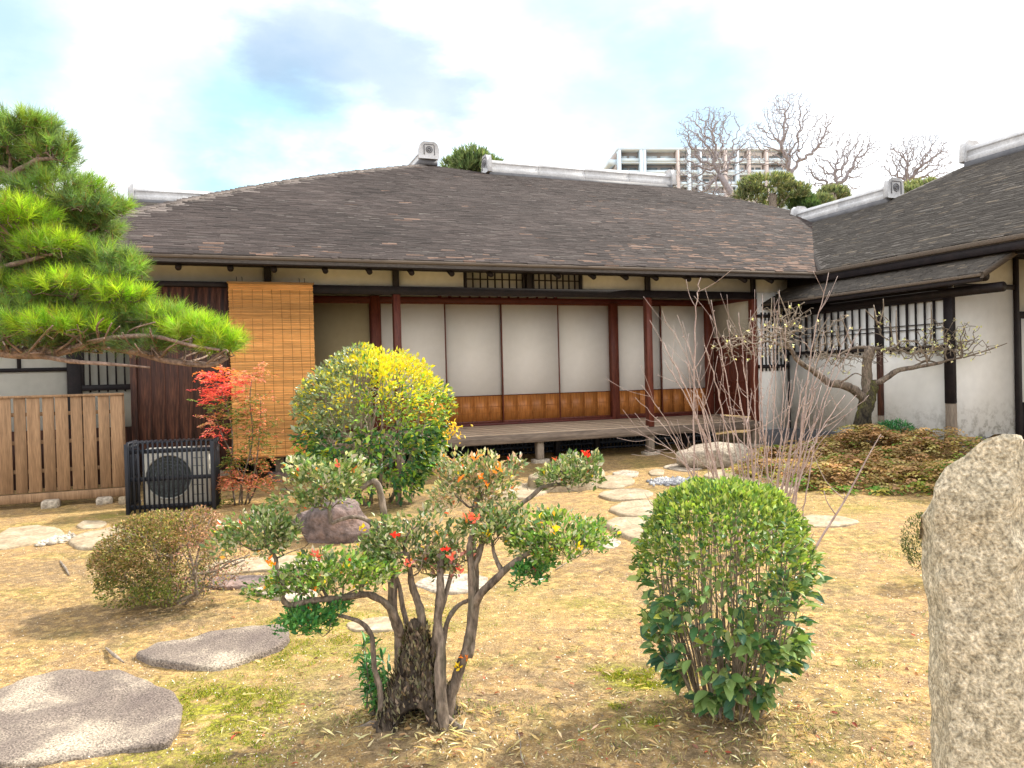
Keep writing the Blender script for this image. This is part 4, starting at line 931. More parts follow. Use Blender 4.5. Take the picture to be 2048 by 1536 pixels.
# ------------------------------------------------------------------ pruned azalea in the middle
def azalea():
    base = G(840, 1452); base[2] = float(gz(base[0], base[1])); Y0 = base[1]
    t = thing('pruned_azalea', 'pruned azalea tree with an old hollow stump, many bare stems and flat leaf pads', 'small tree', base)
    r = np.random.default_rng(50)
    def Z(x, y, dy=0): return D(440+x/2.477, 880+y/2.477, Y0+dy)
    # stump
    A = Acc(); n = 84; lv = np.linspace(0, 1, 70); H_ = 1.6-(1253-755)/FPX*Y0; V = []
    for l in lv:
        z = -.03+H_*l
        xl = np.interp(l, [0, .12, .3, .45, .6, .8, 1], [-.20, -.175, -.155, -.105, -.085, -.06, -.035]); xr = np.interp(l, [0, .12, .3, .5, .75, .9, 1], [.15, .13, .105, .085, .055, .045, .035])
        for a in np.arange(n)*2*math.pi/n:
            cx = (xl+xr)/2; rx = (xr-xl)/2; ry = rx*.85
            f = 1+.30*mnoise.noise(Vector((math.cos(a)*2.0, math.sin(a)*2.0, l*1.6)))+.10*math.sin(a*7+l*3)*(1-.3*l)+.20*mnoise.noise(Vector((math.cos(a)*5, math.sin(a)*5, l*8)))+.13*abs(mnoise.noise(Vector((math.cos(a)*11, math.sin(a)*11, l*10))))+.10*mnoise.noise(Vector((math.cos(a)*20, math.sin(a)*20, l*30)))
            p = np.array([cx+rx*math.cos(a)*f, ry*math.sin(a)*f, z+.02*mnoise.noise(Vector((math.cos(a)*4, math.sin(a)*4, 9)))*(l > .9)*2])
            hole = math.exp(-((a-4.75)/.36)**4)*math.exp(-((l-.04)/.15)**4); p[1] += hole*.2
            V.append(p)
    V = np.array(V); m = len(lv); i = np.arange(m-1)[:, None]*n; j = np.arange(n); kx = (j+1) % n
    A.add(V, np.stack([i+j, i+kx, i+n+kx, i+n+j], -1).reshape(-1, 4)); A.add(np.zeros((0, 3)), [[q-len(V) for q in range((m-1)*n, m*n)]])
    stm = material('stump_bark', [(.015, .012, .010), (.07, .053, .04), (.18, .14, .10)], 16, .95, 1, (1, 1, .3), fine=.6, bscale=45, bdist=.03)
    A.build('stump', stm, t, smooth=True)
    FL = Acc(); ii = r.integers(n*2, len(V)-n*4, 2600); vv = V[ii]; l_ = ii//n; cxx = np.array([V[q*n:(q+1)*n].mean(0)[:2] for q in l_]); od = np.zeros((len(ii), 3)); od[:, :2] = vv[:, :2]-cxx; od = nrm(od); ok = ~((vv[:, 1] < 0) & (np.abs(vv[:, 0]+.01) < .06) & (vv[:, 2] < .10)); vv, od = vv[ok], od[ok]; k_ = len(vv)
    leaves(FL, vv+od*.001-np.array([0, 0, .01]), np.array([0, 0, 1.])+od*r.uniform(.05, .45, (k_, 1))+r.normal(0, .25, (k_, 3)), od, r.uniform(.014, .05, k_), r.uniform(.006, .016, k_), pal(r, k_, [(.05, .04, .032), (.19, .15, .11), (.34, .28, .21), (.26, .24, .14), (.11, .09, .065)], jit=.3), fold=.15)
    FL.build('bark_flakes', DRYLEAF, t, kind='stuff')
    stems = [
     ([(800,1340,-.09),(793,1230,-.08),(775,1120,-.08),(745,970,-.09),(700,910,-.1),(640,880,-.1),(560,860,-.1)], .012, .007),
     ([(905,1260,.05),(900,1160,.04),(893,1060,.03),(885,960,.03),(865,860,.02),(850,700,.02),(835,560,.02),(822,440,.02),(805,300,.01),(775,212,.0),(740,210,.0),(700,232,-.01)], .024, .010),
     ([(812,480,.01),(765,430,.0),(720,395,-.01),(650,383,-.02),(590,395,-.02),(550,412,-.02)], .011, .006),
     ([(950,1150,.06),(932,950,.05),(905,840,.05),(880,740,.05),(868,640,.05),(870,560,.05)], .013, .007),
     ([(890,960,.0),(875,900,-.03),(850,850,-.05),(815,800,-.06),(770,775,-.07),(720,770,-.08),(620,775,-.10),(520,785,-.12),(420,805,-.13),(345,820,-.13),(318,790,-.13),(310,730,-.13)], .016, .010),
     ([(720,770,-.08),(700,740,-.06),(725,700,-.05)], .010, .005),
     ([(1010,1060,.0),(1005,960,.0),(990,860,.0),(970,790,.0),(955,720,.01),(940,660,.02),(930,560,.02)], .022, .010),
     ([(1120,1500,-.10),(1100,1400,-.10),(1092,1200,-.10),(1090,1040,-.09),(1080,900,-.08),(1088,760,-.06),(1095,650,-.05),(1085,560,-.04)], .027, .013),
     ([(1090,870,-.06),(1120,760,-.03),(1150,640,-.0),(1160,560,.0)], .012, .006),
     ([(1020,1200,-.02),(1040,1080,-.01),(1060,960,.0),(1075,900,-.02)], .015, .010),
     ([(1080,1120,.03),(1105,1000,.04),(1130,890,.04),(1170,830,.04),(1225,785,.04)], .013, .008),
     ([(1120,1430,.0),(1135,1330,.0),(1155,1240,.0),(1195,1120,.0),(1235,980,.0),(1245,850,.0),(1240,700,.0),(1238,560,.0),(1240,500,.0),(1250,430,.02)], .025, .011),
     ([(1240,660,.01),(1275,600,.01),(1298,540,.01),(1290,480,.01)], .011, .007),
     ([(1225,1080,.0),(1245,960,.0),(1265,830,.0),(1300,750,-.02),(1360,690,-.03),(1420,645,-.04),(1480,590,-.05),(1530,560,-.05),(1600,545,-.06),(1680,520,-.06)], .021, .008),
     ([(1395,655,-.02),(1380,600,.0),(1358,550,.02),(1350,505,.03)], .011, .006),
     ([(1225,1060,.03),(1255,900,.05),(1265,700,.10),(1262,520,.16),(1258,420,.2),(1270,330,.24),(1290,260,.26)], .016, .012),
     ([(1262,600,.12),(1290,520,.14),(1350,440,.2),(1410,390,.26),(1480,330,.3),(1550,275,.32),(1610,235,.34),(1700,220,.36)], .012, .008),
     ([(640,880,-.1),(700,900,-.1),(740,960,-.1)], .006, .004),
    ]
    roots = {}
    for i, (pl, r0, r1) in enumerate(stems):
        pts = [Z(x, y, d) for x, y, d in pl]
        pts = [p+r.normal(0, .004, 3) for p in pts]; A = Acc(); A.tube(pts, np.linspace(r0, r1, len(pts))*1.12, 9, smooth=5, gnarl=.32, seed=i*3.7)
        bw(A, 'stem', BARK, t, smooth=True)
    # roots spreading over the soil
    A = Acc()
    for a in (3.35, 5.75):
        A = Acc(); q = np.array([base+np.array([math.cos(a)*d, math.sin(a)*d*.9, .05-.22*d+.01*math.sin(d*20)]) for d in (.12, .18, .25, .31)]); A.tube(q, [.03, .018, .010, .004], 7, smooth=3, gnarl=.3, seed=a); bw(A, 'root', BARK, t, smooth=True)
    # pads: centre px (zoom), half sizes px, dy
    pads = [((520,215,0), 215, 100, .10, 'g', 900), ((250,450,-.02), 220, 100, .13, 'g', 1100), ((520,660,-.10), 320, 105, .14, 'd', 1700), ((450,880,-.12), 165, 75, .09, 'dd', 650),
            ((950,510,.02), 230, 130, .14, 'g', 1200), ((1110,600,.0), 130, 75, .09, 'r', 420), ((1340,430,.02), 140, 80, .10, 'g', 620), ((1300,200,.25), 235, 125, .14, 'p', 1250),
            ((1740,160,.36), 160, 85, .11, 'g', 750), ((1690,480,-.04), 215, 110, .13, 'd', 1350), ((1540,650,-.02), 120, 65, .08, 'dd', 420)]
    FO = Acc(); TW = Acc(); allP = []; allA = []
    for k, ((x, y, dy), hx, hy, hd, kind, n) in enumerate(pads):
        Yd = Y0+dy; c = Z(x, y, dy); sc_ = Yd/FPX/2.477; rx, rz = hx*sc_*1.06, hy*sc_*1.4; hd = rx*.8; n = int(n*1.15)
        # several overlapping tufts give the pad an uneven rim
        sub = [c]+[c+np.array([r.uniform(-.85, .85)*rx, r.uniform(-.75, .75)*hd, r.uniform(-.5, .55)*rz]) for _ in range(15)]
        P = []
        for s_i, q in enumerate(sub):
            f = .6 if s_i == 0 else r.uniform(.20, .40)
            P.append(ellipsoid_pts(r, int(n*1.2/17*(3 if s_i == 0 else 1)), q, (rx*f*1.1, hd*f, rz*f*1.35), shell=.2, zlo=-.9, nz=1.1, nscale=13, seed=k))
        P = np.vstack(P)
        Dv = outward(P, c-np.array([0, 0, rz*.7]), r, .5, .75); Nv = nrm(np.array([0, 0, 1.])+r.normal(0, .8, P.shape))
        cols = {'g': [(.15, .21, .07), (.24, .27, .13), (.10, .17, .05), (.40, .37, .26), (.08, .13, .04)], 'd': [(.10, .20, .04), (.16, .28, .05), (.24, .32, .07), (.32, .33, .20), (.06, .12, .03)], 'dd': [(.04, .16, .05), (.07, .22, .055), (.12, .28, .07)],
                'r': [(.17, .20, .10), (.48, .20, .19), (.42, .33, .26), (.14, .19, .06)], 'p': [(.15, .20, .08), (.27, .29, .15), (.40, .36, .24), (.42, .27, .17), (.09, .14, .05)]}[kind]
        C = pal(r, len(P), cols); hit = r.random(len(P)) < .012; C[hit] = np.array([(.75, .10, .05), (.85, .35, .03), (.85, .60, .04)])[r.integers(0, 3, hit.sum())]
        L = r.uniform(.019, .040, len(P)); C = C*1.25
        leaves(FO, P, Dv, Nv, L, L*.5, C)
        # twigs inside the pad
        att = ellipsoid_pts(r, 170, c-np.array([0, 0, rz*.15]), (rx*.95, hd*.9, rz*.85), nz=0); P = P
        rt = min(stems_end(stems, Z), key=lambda q: np.linalg.norm(q-(c-np.array([0, 0, rz*.6]))))
        N_, p_ = grow([rt], att, .035, kill=.04, seed=k, jit=.3); branch_mesh(TW, N_, p_, .0019, .010, n=4)
    bw(TW, 'twigs', BARK, t, kind='stuff'); bw(FO, 'foliage', GLOSSLEAF, t, kind='stuff')
    # vivid red, orange and yellow leaves standing out of the pads
    spots = [((480,575),-.16,'r'),((470,560),-.16,'r'),((260,615),-.17,'y'),((250,600),-.17,'o'),((432,320),-.04,'r'),((655,145),-.05,'o'),((510,235),-.05,'r'),((585,125),-.02,'r'),((870,470),-.09,'R'),((1115,540),-.09,'R'),((1190,195),.12,'o'),((1290,185),.12,'o'),((1320,215),.12,'o'),((1385,150),.12,'o'),((1815,70),.26,'R'),((1270,85),.15,'o'),((1245,370),-.06,'r'),((1225,385),-.06,'r'),((1260,390),-.06,'r'),((1325,465),-.06,'y'),((1775,525),-.16,'y'),((1670,435),-.14,'y'),((705,430),-.05,'y'),((625,625),-.2,'y'),((480,735),-.2,'o'),((1220,1080),-.03,'o'),((1185,1120),-.03,'y'),((1190,640),-.08,'r'),((1150,580),-.1,'r'),((935,610),-.1,'r')]
    cc = {'r': (.78, .16, .12), 'R': (.75, .04, .03), 'o': (.85, .25, .04), 'y': (.85, .60, .03)}
    P = []; Dv = []; Cs = []
    for (x, y), dy, c in spots:
        for q in range(6): P.append(Z(x+r.normal(0, 8), y+8+r.normal(0, 9), dy+r.normal(0, .012))); Dv.append(np.array([r.normal(0, .9), r.normal(-.4, .4), .8])); Cs.append(c)
    P = np.array(P); Dv = np.array(Dv); Cs = np.array(Cs)
    for c in cc:
        m_ = Cs == c; leaf_parts(t, P[m_], Dv[m_], nrm(r.normal(0, 1, (m_.sum(), 3))+np.array([0, -1, 0])), r.uniform(.018, .030, m_.sum()), r.uniform(.010, .014, m_.sum()), [cc[c]], LEAF, name='%s_leaf' % {'r': 'coral', 'R': 'red', 'o': 'orange', 'y': 'yellow'}[c])
def stems_end(stems, Z):
    o = []
    for pl, a, b in stems: o += [Z(*q) for q in pl[-2:]]
    return o
azalea()

# young green shoots at the foot of the stump
def shoots():
    c = G(758, 1440); t = thing('leafy_shoot', 'dark green leafy shoots growing against the left side of the old stump', 'plant', c)
    r = np.random.default_rng(3); A = Acc(); F = Acc()
    for i in range(17):
        b = c+np.array([r.normal(0, .03), r.normal(.02, .02), 0]); tip = D(758+r.uniform(-48, 34), 1272+r.uniform(-5, 90), c[1]+r.normal(-.02, .05)); mid = (b+tip)/2+r.normal(0, .01, 3)
        A.tube([b, mid, tip], [.003, .0025, .0012], 5, smooth=3)
        k = 16; tt = r.uniform(.3, 1, k)[:, None]; P = b+(tip-b)*tt; Dv = r.normal(0, 1, (k, 3))+np.array([0, 0, .1]); L = r.uniform(.045, .075, k)
        leaves(F, P, Dv, nrm(np.array([0, 0, 1.])+r.normal(0, .3, (k, 3))), L, L*.26, pal(r, k, [(.04, .15, .05), (.07, .22, .06), (.13, .30, .08)]), oval=True)
    bw(A, 'stems', BARK, t); bw(F, 'foliage', WAXLEAF, t, kind='stuff')
shoots()

# ------------------------------------------------------------------ round clipped shrub with broad leaves
def round_shrub():
    c = G(1455, 1440); c[2] = float(gz(c[0], c[1])); r = np.random.default_rng(77)
    t = thing('round_shrub', 'dome-topped clipped shrub with broad leaves and many thin stems right of the azalea', 'shrub', c)
    R0 = .385; H_ = 1.03
    def prof(z):  # radius against height share
        return R0*np.interp(z, [0, .12, .3, .55, .75, .85, .92, .97, 1], [.30, .52, .84, 1.0, .97, .90, .74, .5, .1])
    # stems
    A = Acc(); tips = []
    for i in range(80):
        a = r.uniform(0, 6.283); q = r.uniform(0, 1)**.5; b = c+np.array([math.cos(a)*q*.16, math.sin(a)*q*.14, -.01])
        zt = r.uniform(.55, .93); rr = prof(zt)*q*.95; tip = c+np.array([math.cos(a)*rr, math.sin(a)*rr, H_*zt])
        mid = b*.45+tip*.55+np.array([math.cos(a), math.sin(a), 0])*.04+r.normal(0, .015, 3)
        pts, rad = catmull([b, (b+mid)/2+r.normal(0, .01, 3), mid, tip], np.array([.0052, .0046, .0038, .002])*r.uniform(.7, 1.2), 4)
        A.tube(pts, rad, 5, caps=False); tips.append(pts)
        for k in range(5):
            j = r.integers(5, len(pts)); d_ = nrm(np.array([math.cos(a), math.sin(a), .8])+r.normal(0, .6, 3)); A.tube([pts[j], pts[j]+d_*.06, pts[j]+d_*.06+nrm(d_+np.array([0, 0, .8]))*.06], [.0024, .002, .001], 3, caps=False)
    bw(A, 'stems', PALEBARK, t)
    # dense small leaves of the clipped top
    n = 5200; u = r.uniform(0, 6.283, n); q = np.sqrt(r.uniform(0, 1, n)); zt = 1-.0*q
    rr = q*R0*1.0; zz = H_*(1-.06*(q)**2-.26*q**5)-np.abs(r.normal(0, .035, n))
    P = c+np.stack([np.cos(u)*rr, np.sin(u)*rr, zz], 1); P += .035*np.array([mnoise.noise_vector(Vector(p*8)) for p in P])
    Dv = outward(P, c+np.array([0, 0, .6]), r, .8, .55); Nv = nrm(np.array([0, 0, 1.])+r.normal(0, .5, (n, 3))); L = r.uniform(.02, .040, n)
    F = Acc(); leaves(F, P, Dv, Nv, L, L*.5, pal(r, n, [(.24, .34, .06), (.33, .43, .08), (.15, .25, .05), (.42, .48, .16), (.10, .18, .06)]), oval=False)
    # sides: broader leaves
    n = 4300; zt = 1-r.uniform(0, 1, n)**.95*.95; a = r.uniform(0, 6.283, n); rr = prof(zt)*r.uniform(.72, 1.05, n)
    P = c+np.stack([np.cos(a)*rr, np.sin(a)*rr, zt*H_-.02], 1)
    keep = np.array([mnoise.noise(Vector(p*6.5)) for p in P]) > np.interp(zt, [0, .3, .5, .75, .9], [.10, -.0, -.06, -.25, -.45]); P, zt, a = P[keep], zt[keep], a[keep]; n = len(P)
    L = r.uniform(.55, 1.2, n)*np.interp(zt, [0, .3, .6, .8, .95], [.075, .070, .056, .042, .03])
    Dv = np.stack([np.cos(a), np.sin(a), np.full(n, .12)], 1)+r.normal(0, .55, (n, 3)); Nv = nrm(np.array([0, 0, 1.])+.5*np.stack([np.cos(a), np.sin(a), a*0], 1)+r.normal(0, .38, (n, 3)))
    cols = [(.13, .22, .07), (.18, .28, .09), (.25, .34, .11), (.06, .14, .06), (.36, .38, .07)]
    front = (P[:, 1] < c[1]+.1); sc_ = np.where(front, L, 0); big = np.argsort(-sc_)[:300]; rest = np.setdiff1d(np.arange(n), big)
    leaves(F, P[rest], Dv[rest], Nv[rest], L[rest], L[rest]*.52, pal(r, len(rest), cols, [3, 3, 3, 2, .6]), oval=True)
    leaf_parts(t, P[big], Dv[big], Nv[big], L[big]*1.08, L[big]*.56, [(.06, .15, .055), (.12, .22, .07), (.18, .28, .09), (.26, .34, .12), (.05, .12, .07)], WAXLEAF)
    bw(F, 'foliage', WAXLEAF, t, kind='stuff')
round_shrub()

# ------------------------------------------------------------------ big round bush before the blind
def big_bush():
    c = G(750, 1008); r = np.random.default_rng(9)
    t = thing('rounded_bush', 'big rounded bush turning yellow on top, standing before the reed blind and sliding doors', 'bush', c)
    H_ = 1.6+(759-700)/FPX*c[1]; R = 1.03; F = Acc(); cc = c+np.array([0, 0, H_*.56])
    n = 13500; P = []
    v = nrm(r.normal(size=(n*3, 3))); v = v[(v[:, 2] > -.85)][:n]
    q = r.uniform(.55, 1.0, len(v))**.45
    rad = np.where((v[:, 2] > 0)[:, None], np.array([[R*.98, R*.85, H_*.44]]), np.array([[R*.93, R*.8, H_*.60]]))
    P = cc+v*rad*q[:, None]*(1+.09*np.array([mnoise.noise(Vector(x*2.2))+.5*mnoise.noise(Vector(x*6)) for x in v])[:, None]); n = len(P)
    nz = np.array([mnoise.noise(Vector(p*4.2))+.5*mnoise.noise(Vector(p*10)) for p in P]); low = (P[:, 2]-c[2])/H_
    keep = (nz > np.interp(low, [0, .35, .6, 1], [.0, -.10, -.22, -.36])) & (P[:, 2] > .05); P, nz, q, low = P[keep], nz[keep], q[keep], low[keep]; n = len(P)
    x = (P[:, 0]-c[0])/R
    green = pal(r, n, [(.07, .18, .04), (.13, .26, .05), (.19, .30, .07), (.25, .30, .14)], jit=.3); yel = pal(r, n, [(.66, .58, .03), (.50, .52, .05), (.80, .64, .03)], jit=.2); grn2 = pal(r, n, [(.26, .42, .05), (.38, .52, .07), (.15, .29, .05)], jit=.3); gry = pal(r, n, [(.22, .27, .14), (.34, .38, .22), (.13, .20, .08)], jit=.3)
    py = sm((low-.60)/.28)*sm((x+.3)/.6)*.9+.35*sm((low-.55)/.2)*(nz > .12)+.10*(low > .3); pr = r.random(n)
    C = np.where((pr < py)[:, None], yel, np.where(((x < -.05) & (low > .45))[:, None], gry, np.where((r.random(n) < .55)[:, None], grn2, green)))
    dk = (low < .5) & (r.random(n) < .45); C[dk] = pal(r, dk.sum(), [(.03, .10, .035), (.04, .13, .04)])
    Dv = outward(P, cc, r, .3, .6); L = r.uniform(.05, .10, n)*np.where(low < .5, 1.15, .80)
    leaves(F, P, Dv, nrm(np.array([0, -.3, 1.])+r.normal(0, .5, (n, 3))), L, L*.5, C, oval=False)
    # orange and yellow patches low on both sides
    for px, py_, nn, cl in ((605, 880, 40, (.7, .28, .12)), (905, 860, 60, (.75, .5, .05)), (925, 935, 70, (.7, .6, .03)), (865, 820, 30, (.8, .35, .08))):
        q0 = D(px, py_, c[1]-.35); Pq = q0+r.normal(0, .07, (nn, 3)); leaves(F, Pq, r.normal(0, 1, (nn, 3)), nrm(r.normal(0, 1, (nn, 3))), np.full(nn, .06), np.full(nn, .03), pal(r, nn, [cl]))
    bw(F, 'foliage', GLOSSLEAF, t, kind='stuff')
    A = Acc()
    for i, (px, tx, ty) in enumerate(((700, 690, 760), (712, 712, 720), (800, 800, 730), (796, 790, 705), (742, 735, 770), (690, 650, 790), (820, 850, 760), (760, 765, 740), (780, 850, 850), (730, 640, 850))):
        b = D(px, 1000, c[1]-.1+.1*(i % 3)); b[2] = 0; tip = D(tx, ty, c[1]-.45+.12*(i % 4)); A.tube([b, b*.5+tip*.5+r.normal(0, .03, 3), tip], [.024, .018, .008], 7, smooth=4, gnarl=.2, seed=i)
    N_, p_ = grow([cc-np.array([0, 0, .7])], ellipsoid_pts(r, 380, cc, (R*.9, R*.8, H_*.4)), .09, kill=.12, jit=.25, seed=4); branch_mesh(A, N_, p_, .004, .02, n=4)
    bw(A, 'stems', PALEBARK, t)
big_bush()

# ------------------------------------------------------------------ low brown bush at the left
def brown_bush():
    c = G(352, 1212); r = np.random.default_rng(19)
    t = thing('brown_bush', 'low wide bush with tiny brown and green winter leaves and bare grey twigs, left foreground', 'bush', c)
    s = c[1]/FPX; cc = D(345, 1115, c[1]); R = (158*s, 120*s, 98*s); A = Acc()
    att = ellipsoid_pts(r, 700, cc, (R[0], R[1], R[2]), shell=.3); root = c+np.array([.03, 0, .0])
    N_, p_ = grow([root, root+np.array([-.02, 0, .06])], att, .04, kill=.05, jit=.35, seed=2, maxn=3000); branch_mesh(A, N_, p_, .0022, .016, n=4)
    for pl in ([(352,1205),(385,1150),(400,1090),(420,1040)],[(352,1205),(400,1180),(450,1130),(500,1110)],[(385,1150),(440,1140),(490,1120)],[(352,1200),(330,1160),(260,1150),(230,1110)],[(395,1190),(388,1140),(375,1090),(372,1050)]):
        A.tube([D(x, y, c[1]-.08+r.normal(0, .03)) for x, y in pl], np.linspace(.013, .005, len(pl)), 6, smooth=4, gnarl=.25)
    bw(A, 'branches', PALEBARK, t)
    F = Acc(); n = 34000; P = ellipsoid_pts(r, n, cc, R, shell=.5, zlo=-.85, nz=.4, nscale=6); P = P+.07*np.array([mnoise.noise_vector(Vector(q*5)) for q in P]); x = (P[:, 0]-cc[0])/R[0]; z = (P[:, 2]-cc[2])/R[2]
    keep = ~((x > .25) & (z < .25) & (r.random(n) < .86)) & ~((z < -.5) & (r.random(n) < .4)); P, x, z = P[keep], x[keep], z[keep]; n = len(P)
    br = pal(r, n, [(.28, .18, .09), (.38, .25, .14), (.20, .16, .07), (.30, .26, .09)], jit=.3); gr = pal(r, n, [(.16, .20, .04), (.22, .25, .06), (.10, .14, .04)], jit=.3); pk = pal(r, n, [(.48, .27, .22), (.40, .24, .18), (.34, .26, .18)], jit=.3)
    u = r.random(n); C = np.where((u < sm((x-.05)/.5)*.8)[:, None], pk, np.where((r.random(n) < (.25+.5*sm((-z+.1)/.6)))[:, None], gr, br))
    L = r.uniform(.013, .026, n); leaves(F, P, outward(P, cc, r, .3, .7), nrm(np.array([0, 0, 1.])+r.normal(0, .7, (n, 3))), L, L*.55, C); bw(F, 'foliage', LEAF, t, kind='stuff')
brown_bush()

# ------------------------------------------------------------------ nandina with red leaves
def nandina():
    c = G(497, 1010); c[1] += .05; r = np.random.default_rng(29); Yn = c[1]
    t = thing('red_leaved_shrub', 'slender shrub with red and orange leaves against the dark board wall and reed blind', 'shrub', c)
    A = Acc(); F = Acc(); clumps = []
    for i, pl in enumerate(([(478,1010),(485,960),(505,880),(500,800),(505,750)],[(470,1010),(462,940),(465,870),(450,800),(430,760)],[(490,1010),(512,930),(520,850),(522,790)],[(484,1010),(480,950),(440,860),(425,820)],[(496,1010),(515,960),(500,900),(500,850)],[(500,1010),(492,960),(470,915)])):
        A.tube([D(x, y, Yn+.04*(i-2.5)) for x, y in pl], np.linspace(.012, .005, len(pl)), 6, smooth=4)
    bw(A, 'stems', BARK, t)
    cl = [(425,762,28,18,'R',130),(415,790,20,22,'R',150),(440,780,26,30,'R',260),(470,765,22,16,'R',140),(500,755,32,18,'C',160),(520,740,20,12,'C',80),(455,740,25,9,'C',70),(430,745,28,9,'O',60),(410,750,16,10,'R',70),
          (450,815,40,20,'G',210),(480,835,45,26,'G',260),(510,800,35,22,'M',210),(425,838,28,12,'C',120),(435,862,20,14,'R',110),(500,860,40,25,'M',220),(530,845,22,22,'M',120),(495,825,26,30,'C',150),(520,885,30,22,'G',150),(485,905,30,12,'M',120),
          (470,925,30,14,'G',150),(520,930,36,16,'M',190),(460,955,28,14,'C',170),(500,965,40,16,'C',260),(540,960,26,14,'M',140),(450,972,18,12,'C',90),(480,1020,28,14,'G',130),(440,1010,30,12,'G',120),(505,1030,22,10,'M',90)]
    cs = {'R': [(.82, .15, .13), (.78, .11, .14), (.88, .28, .18)], 'C': [(.75, .26, .19), (.6, .2, .14), (.40, .25, .09), (.72, .36, .22)], 'O': [(.85, .30, .08)], 'G': [(.10, .18, .04), (.17, .22, .05), (.30, .22, .08)], 'M': [(.20, .20, .06), (.5, .22, .1), (.13, .18, .05), (.62, .2, .12)]}
    s = Yn/FPX
    for x, y, hx, hy, k, n in cl:
        q = D(x, y, Yn+r.normal(-.05, .08)); m = max(3, int(n/6.5))
        for j in range(m):
            p = q+np.array([r.normal(0, hx*s*.55), r.normal(0, hx*s*.45), r.normal(0, hy*s*.5)]); dv = nrm(np.array([r.normal(), r.normal(), r.normal(.1, .3)])); kk = 11; tt = np.linspace(0, .13, kk)[:, None]
            P = p+dv*tt+np.array([0, 0, -1])*tt**2*2; sdv = nrm(np.cross(dv, [0, 0, 1])); sg = np.where(np.arange(kk) % 2 == 0, 1, -1)[:, None]
            leaves(F, P, dv*.6+sdv*sg*.9+r.normal(0, .25, (kk, 3)), nrm(np.array([0, -.25, 1.])+r.normal(0, .45, (kk, 3))), r.uniform(.036, .060, kk), r.uniform(.015, .023, kk), pal(r, kk, cs[k], jit=.18))
    bw(F, 'foliage', LEAF, t, kind='stuff')
nandina()

# ------------------------------------------------------------------ thin bare-stemmed shrub
def bare_shrub():
    r = np.random.default_rng(41); c = G(1490, 1085); Yb = c[1]
    t = thing('bare_shrub', 'leafless shrub of many tall thin reddish stems behind the round shrub', 'shrub', c)
    ends = [(1265,860,1400,1040),(1268,795,1400,1000),(1300,640,1420,960),(1325,685,1430,980),(1322,620,1455,960),(1352,630,1430,950),(1285,770,1390,980),(1290,900,1420,1050),(1388,830,1440,1000),(1400,555,1385,760),(1385,760,1450,1010),(1420,600,1490,960),(1440,700,1480,1000),(1455,640,1500,1000),(1478,625,1510,980),(1500,620,1515,980),(1545,595,1530,900),(1520,680,1530,990),(1560,580,1545,900),(1575,640,1560,980),(1600,690,1560,1000),(1630,700,1575,1010),(1650,660,1590,1000),(1655,545,1600,860),(1640,735,1580,1010),(1700,650,1600,980),(1668,690,1590,980),(1712,668,1610,960),(1690,790,1600,1020),(1740,790,1590,1000),(1660,800,1585,1010),(1360,900,1430,1040),(1480,800,1510,1010),(1540,780,1530,1010),(1620,880,1560,1030),(1580,760,1550,1020),(1330,720,1440,1000),(1410,690,1470,1000),(1495,740,1500,1020),(1370,720,1440,990),(1620,760,1575,1000),(1520,590,1525,900)]
    A = Acc()
    for i, (x, y, mx_, my) in enumerate(ends):
        bx_ = 1490+(mx_-1490)*.8+r.normal(0, 10); yo = r.uniform(-.5, .35); b = D(bx_, 1088, Yb+yo*.4); b[2] = -.02
        pts = [b, D(mx_+(bx_-mx_)*.35+r.normal(0, 3), 985, Yb+yo*.6), D((mx_+x)/2+r.normal(0, 4)-(x-mx_)*.10, (min(my, 950)+y)/2, Yb+yo*.85), D(x+r.normal(0, 2), y, Yb+yo)]
        P, R = catmull(pts, np.array([.0100, .008, .0058, .003])*r.uniform(.5, 1.1), 7); P[1:-1] += r.normal(0, .006, (len(P)-2, 3)); A.tube(P, R, 6, np.array([.85, .8, .8])*r.uniform(.8, 1.3), caps=True)
        for k in range(r.integers(3, 7)):
            j = r.integers(7, len(P)-2); d = nrm((P[j+1]-P[j])+r.normal(0, .014, 3)*2.2+np.array([r.normal(0, .03), r.normal(0, .02), 0])); ln = r.uniform(.12, .42)
            q = [P[j], P[j]+d*ln*.5+r.normal(0, .008, 3), P[j]+d*ln+np.array([0, 0, ln*.15])]; A.tube(q, [R[j]*.6, R[j]*.45, .0018], 5, smooth=3)
        for k in range(5):
            j = r.integers(4, len(P)-1); A.tube([P[j], P[j]+nrm(r.normal(0, 1, 3)+np.array([0, 0, 1]))*.022], [.005, .002], 4)
    bw(A, 'stems', TWIGRED, t)
    c2 = G(1626, 1112); t2 = thing('leaning_sapling', 'single thin leafless stem leaning right, beside the round shrub', 'sapling', c2); A = Acc(); Y2 = c2[1]
    P, R = catmull([D(1612, 1135, Y2), D(1640, 1080, Y2), D(1690, 1000, Y2), D(1735, 915, Y2), D(1762, 868, Y2)], np.array([.012, .010, .008, .006, .003]), 5); A.tube(P, R, 6)
    A.tube([D(1672, 1030, Y2), D(1655, 1005, Y2), D(1648, 982, Y2)], [.006, .005, .003], 5, smooth=3); A.tube([D(1690, 1000, Y2), D(1650, 960, Y2+.05), D(1620, 890, Y2+.1)], [.004, .003, .0015], 5, smooth=3); A.tube([D(1690, 1000, Y2), D(1688, 985, Y2)], [.005, .002], 5); A.tube([D(1760, 872, Y2), D(1768, 874, Y2)], [.003, .002], 4)
    bw(A, 'stem', TWIGRED, t2)
bare_shrub()

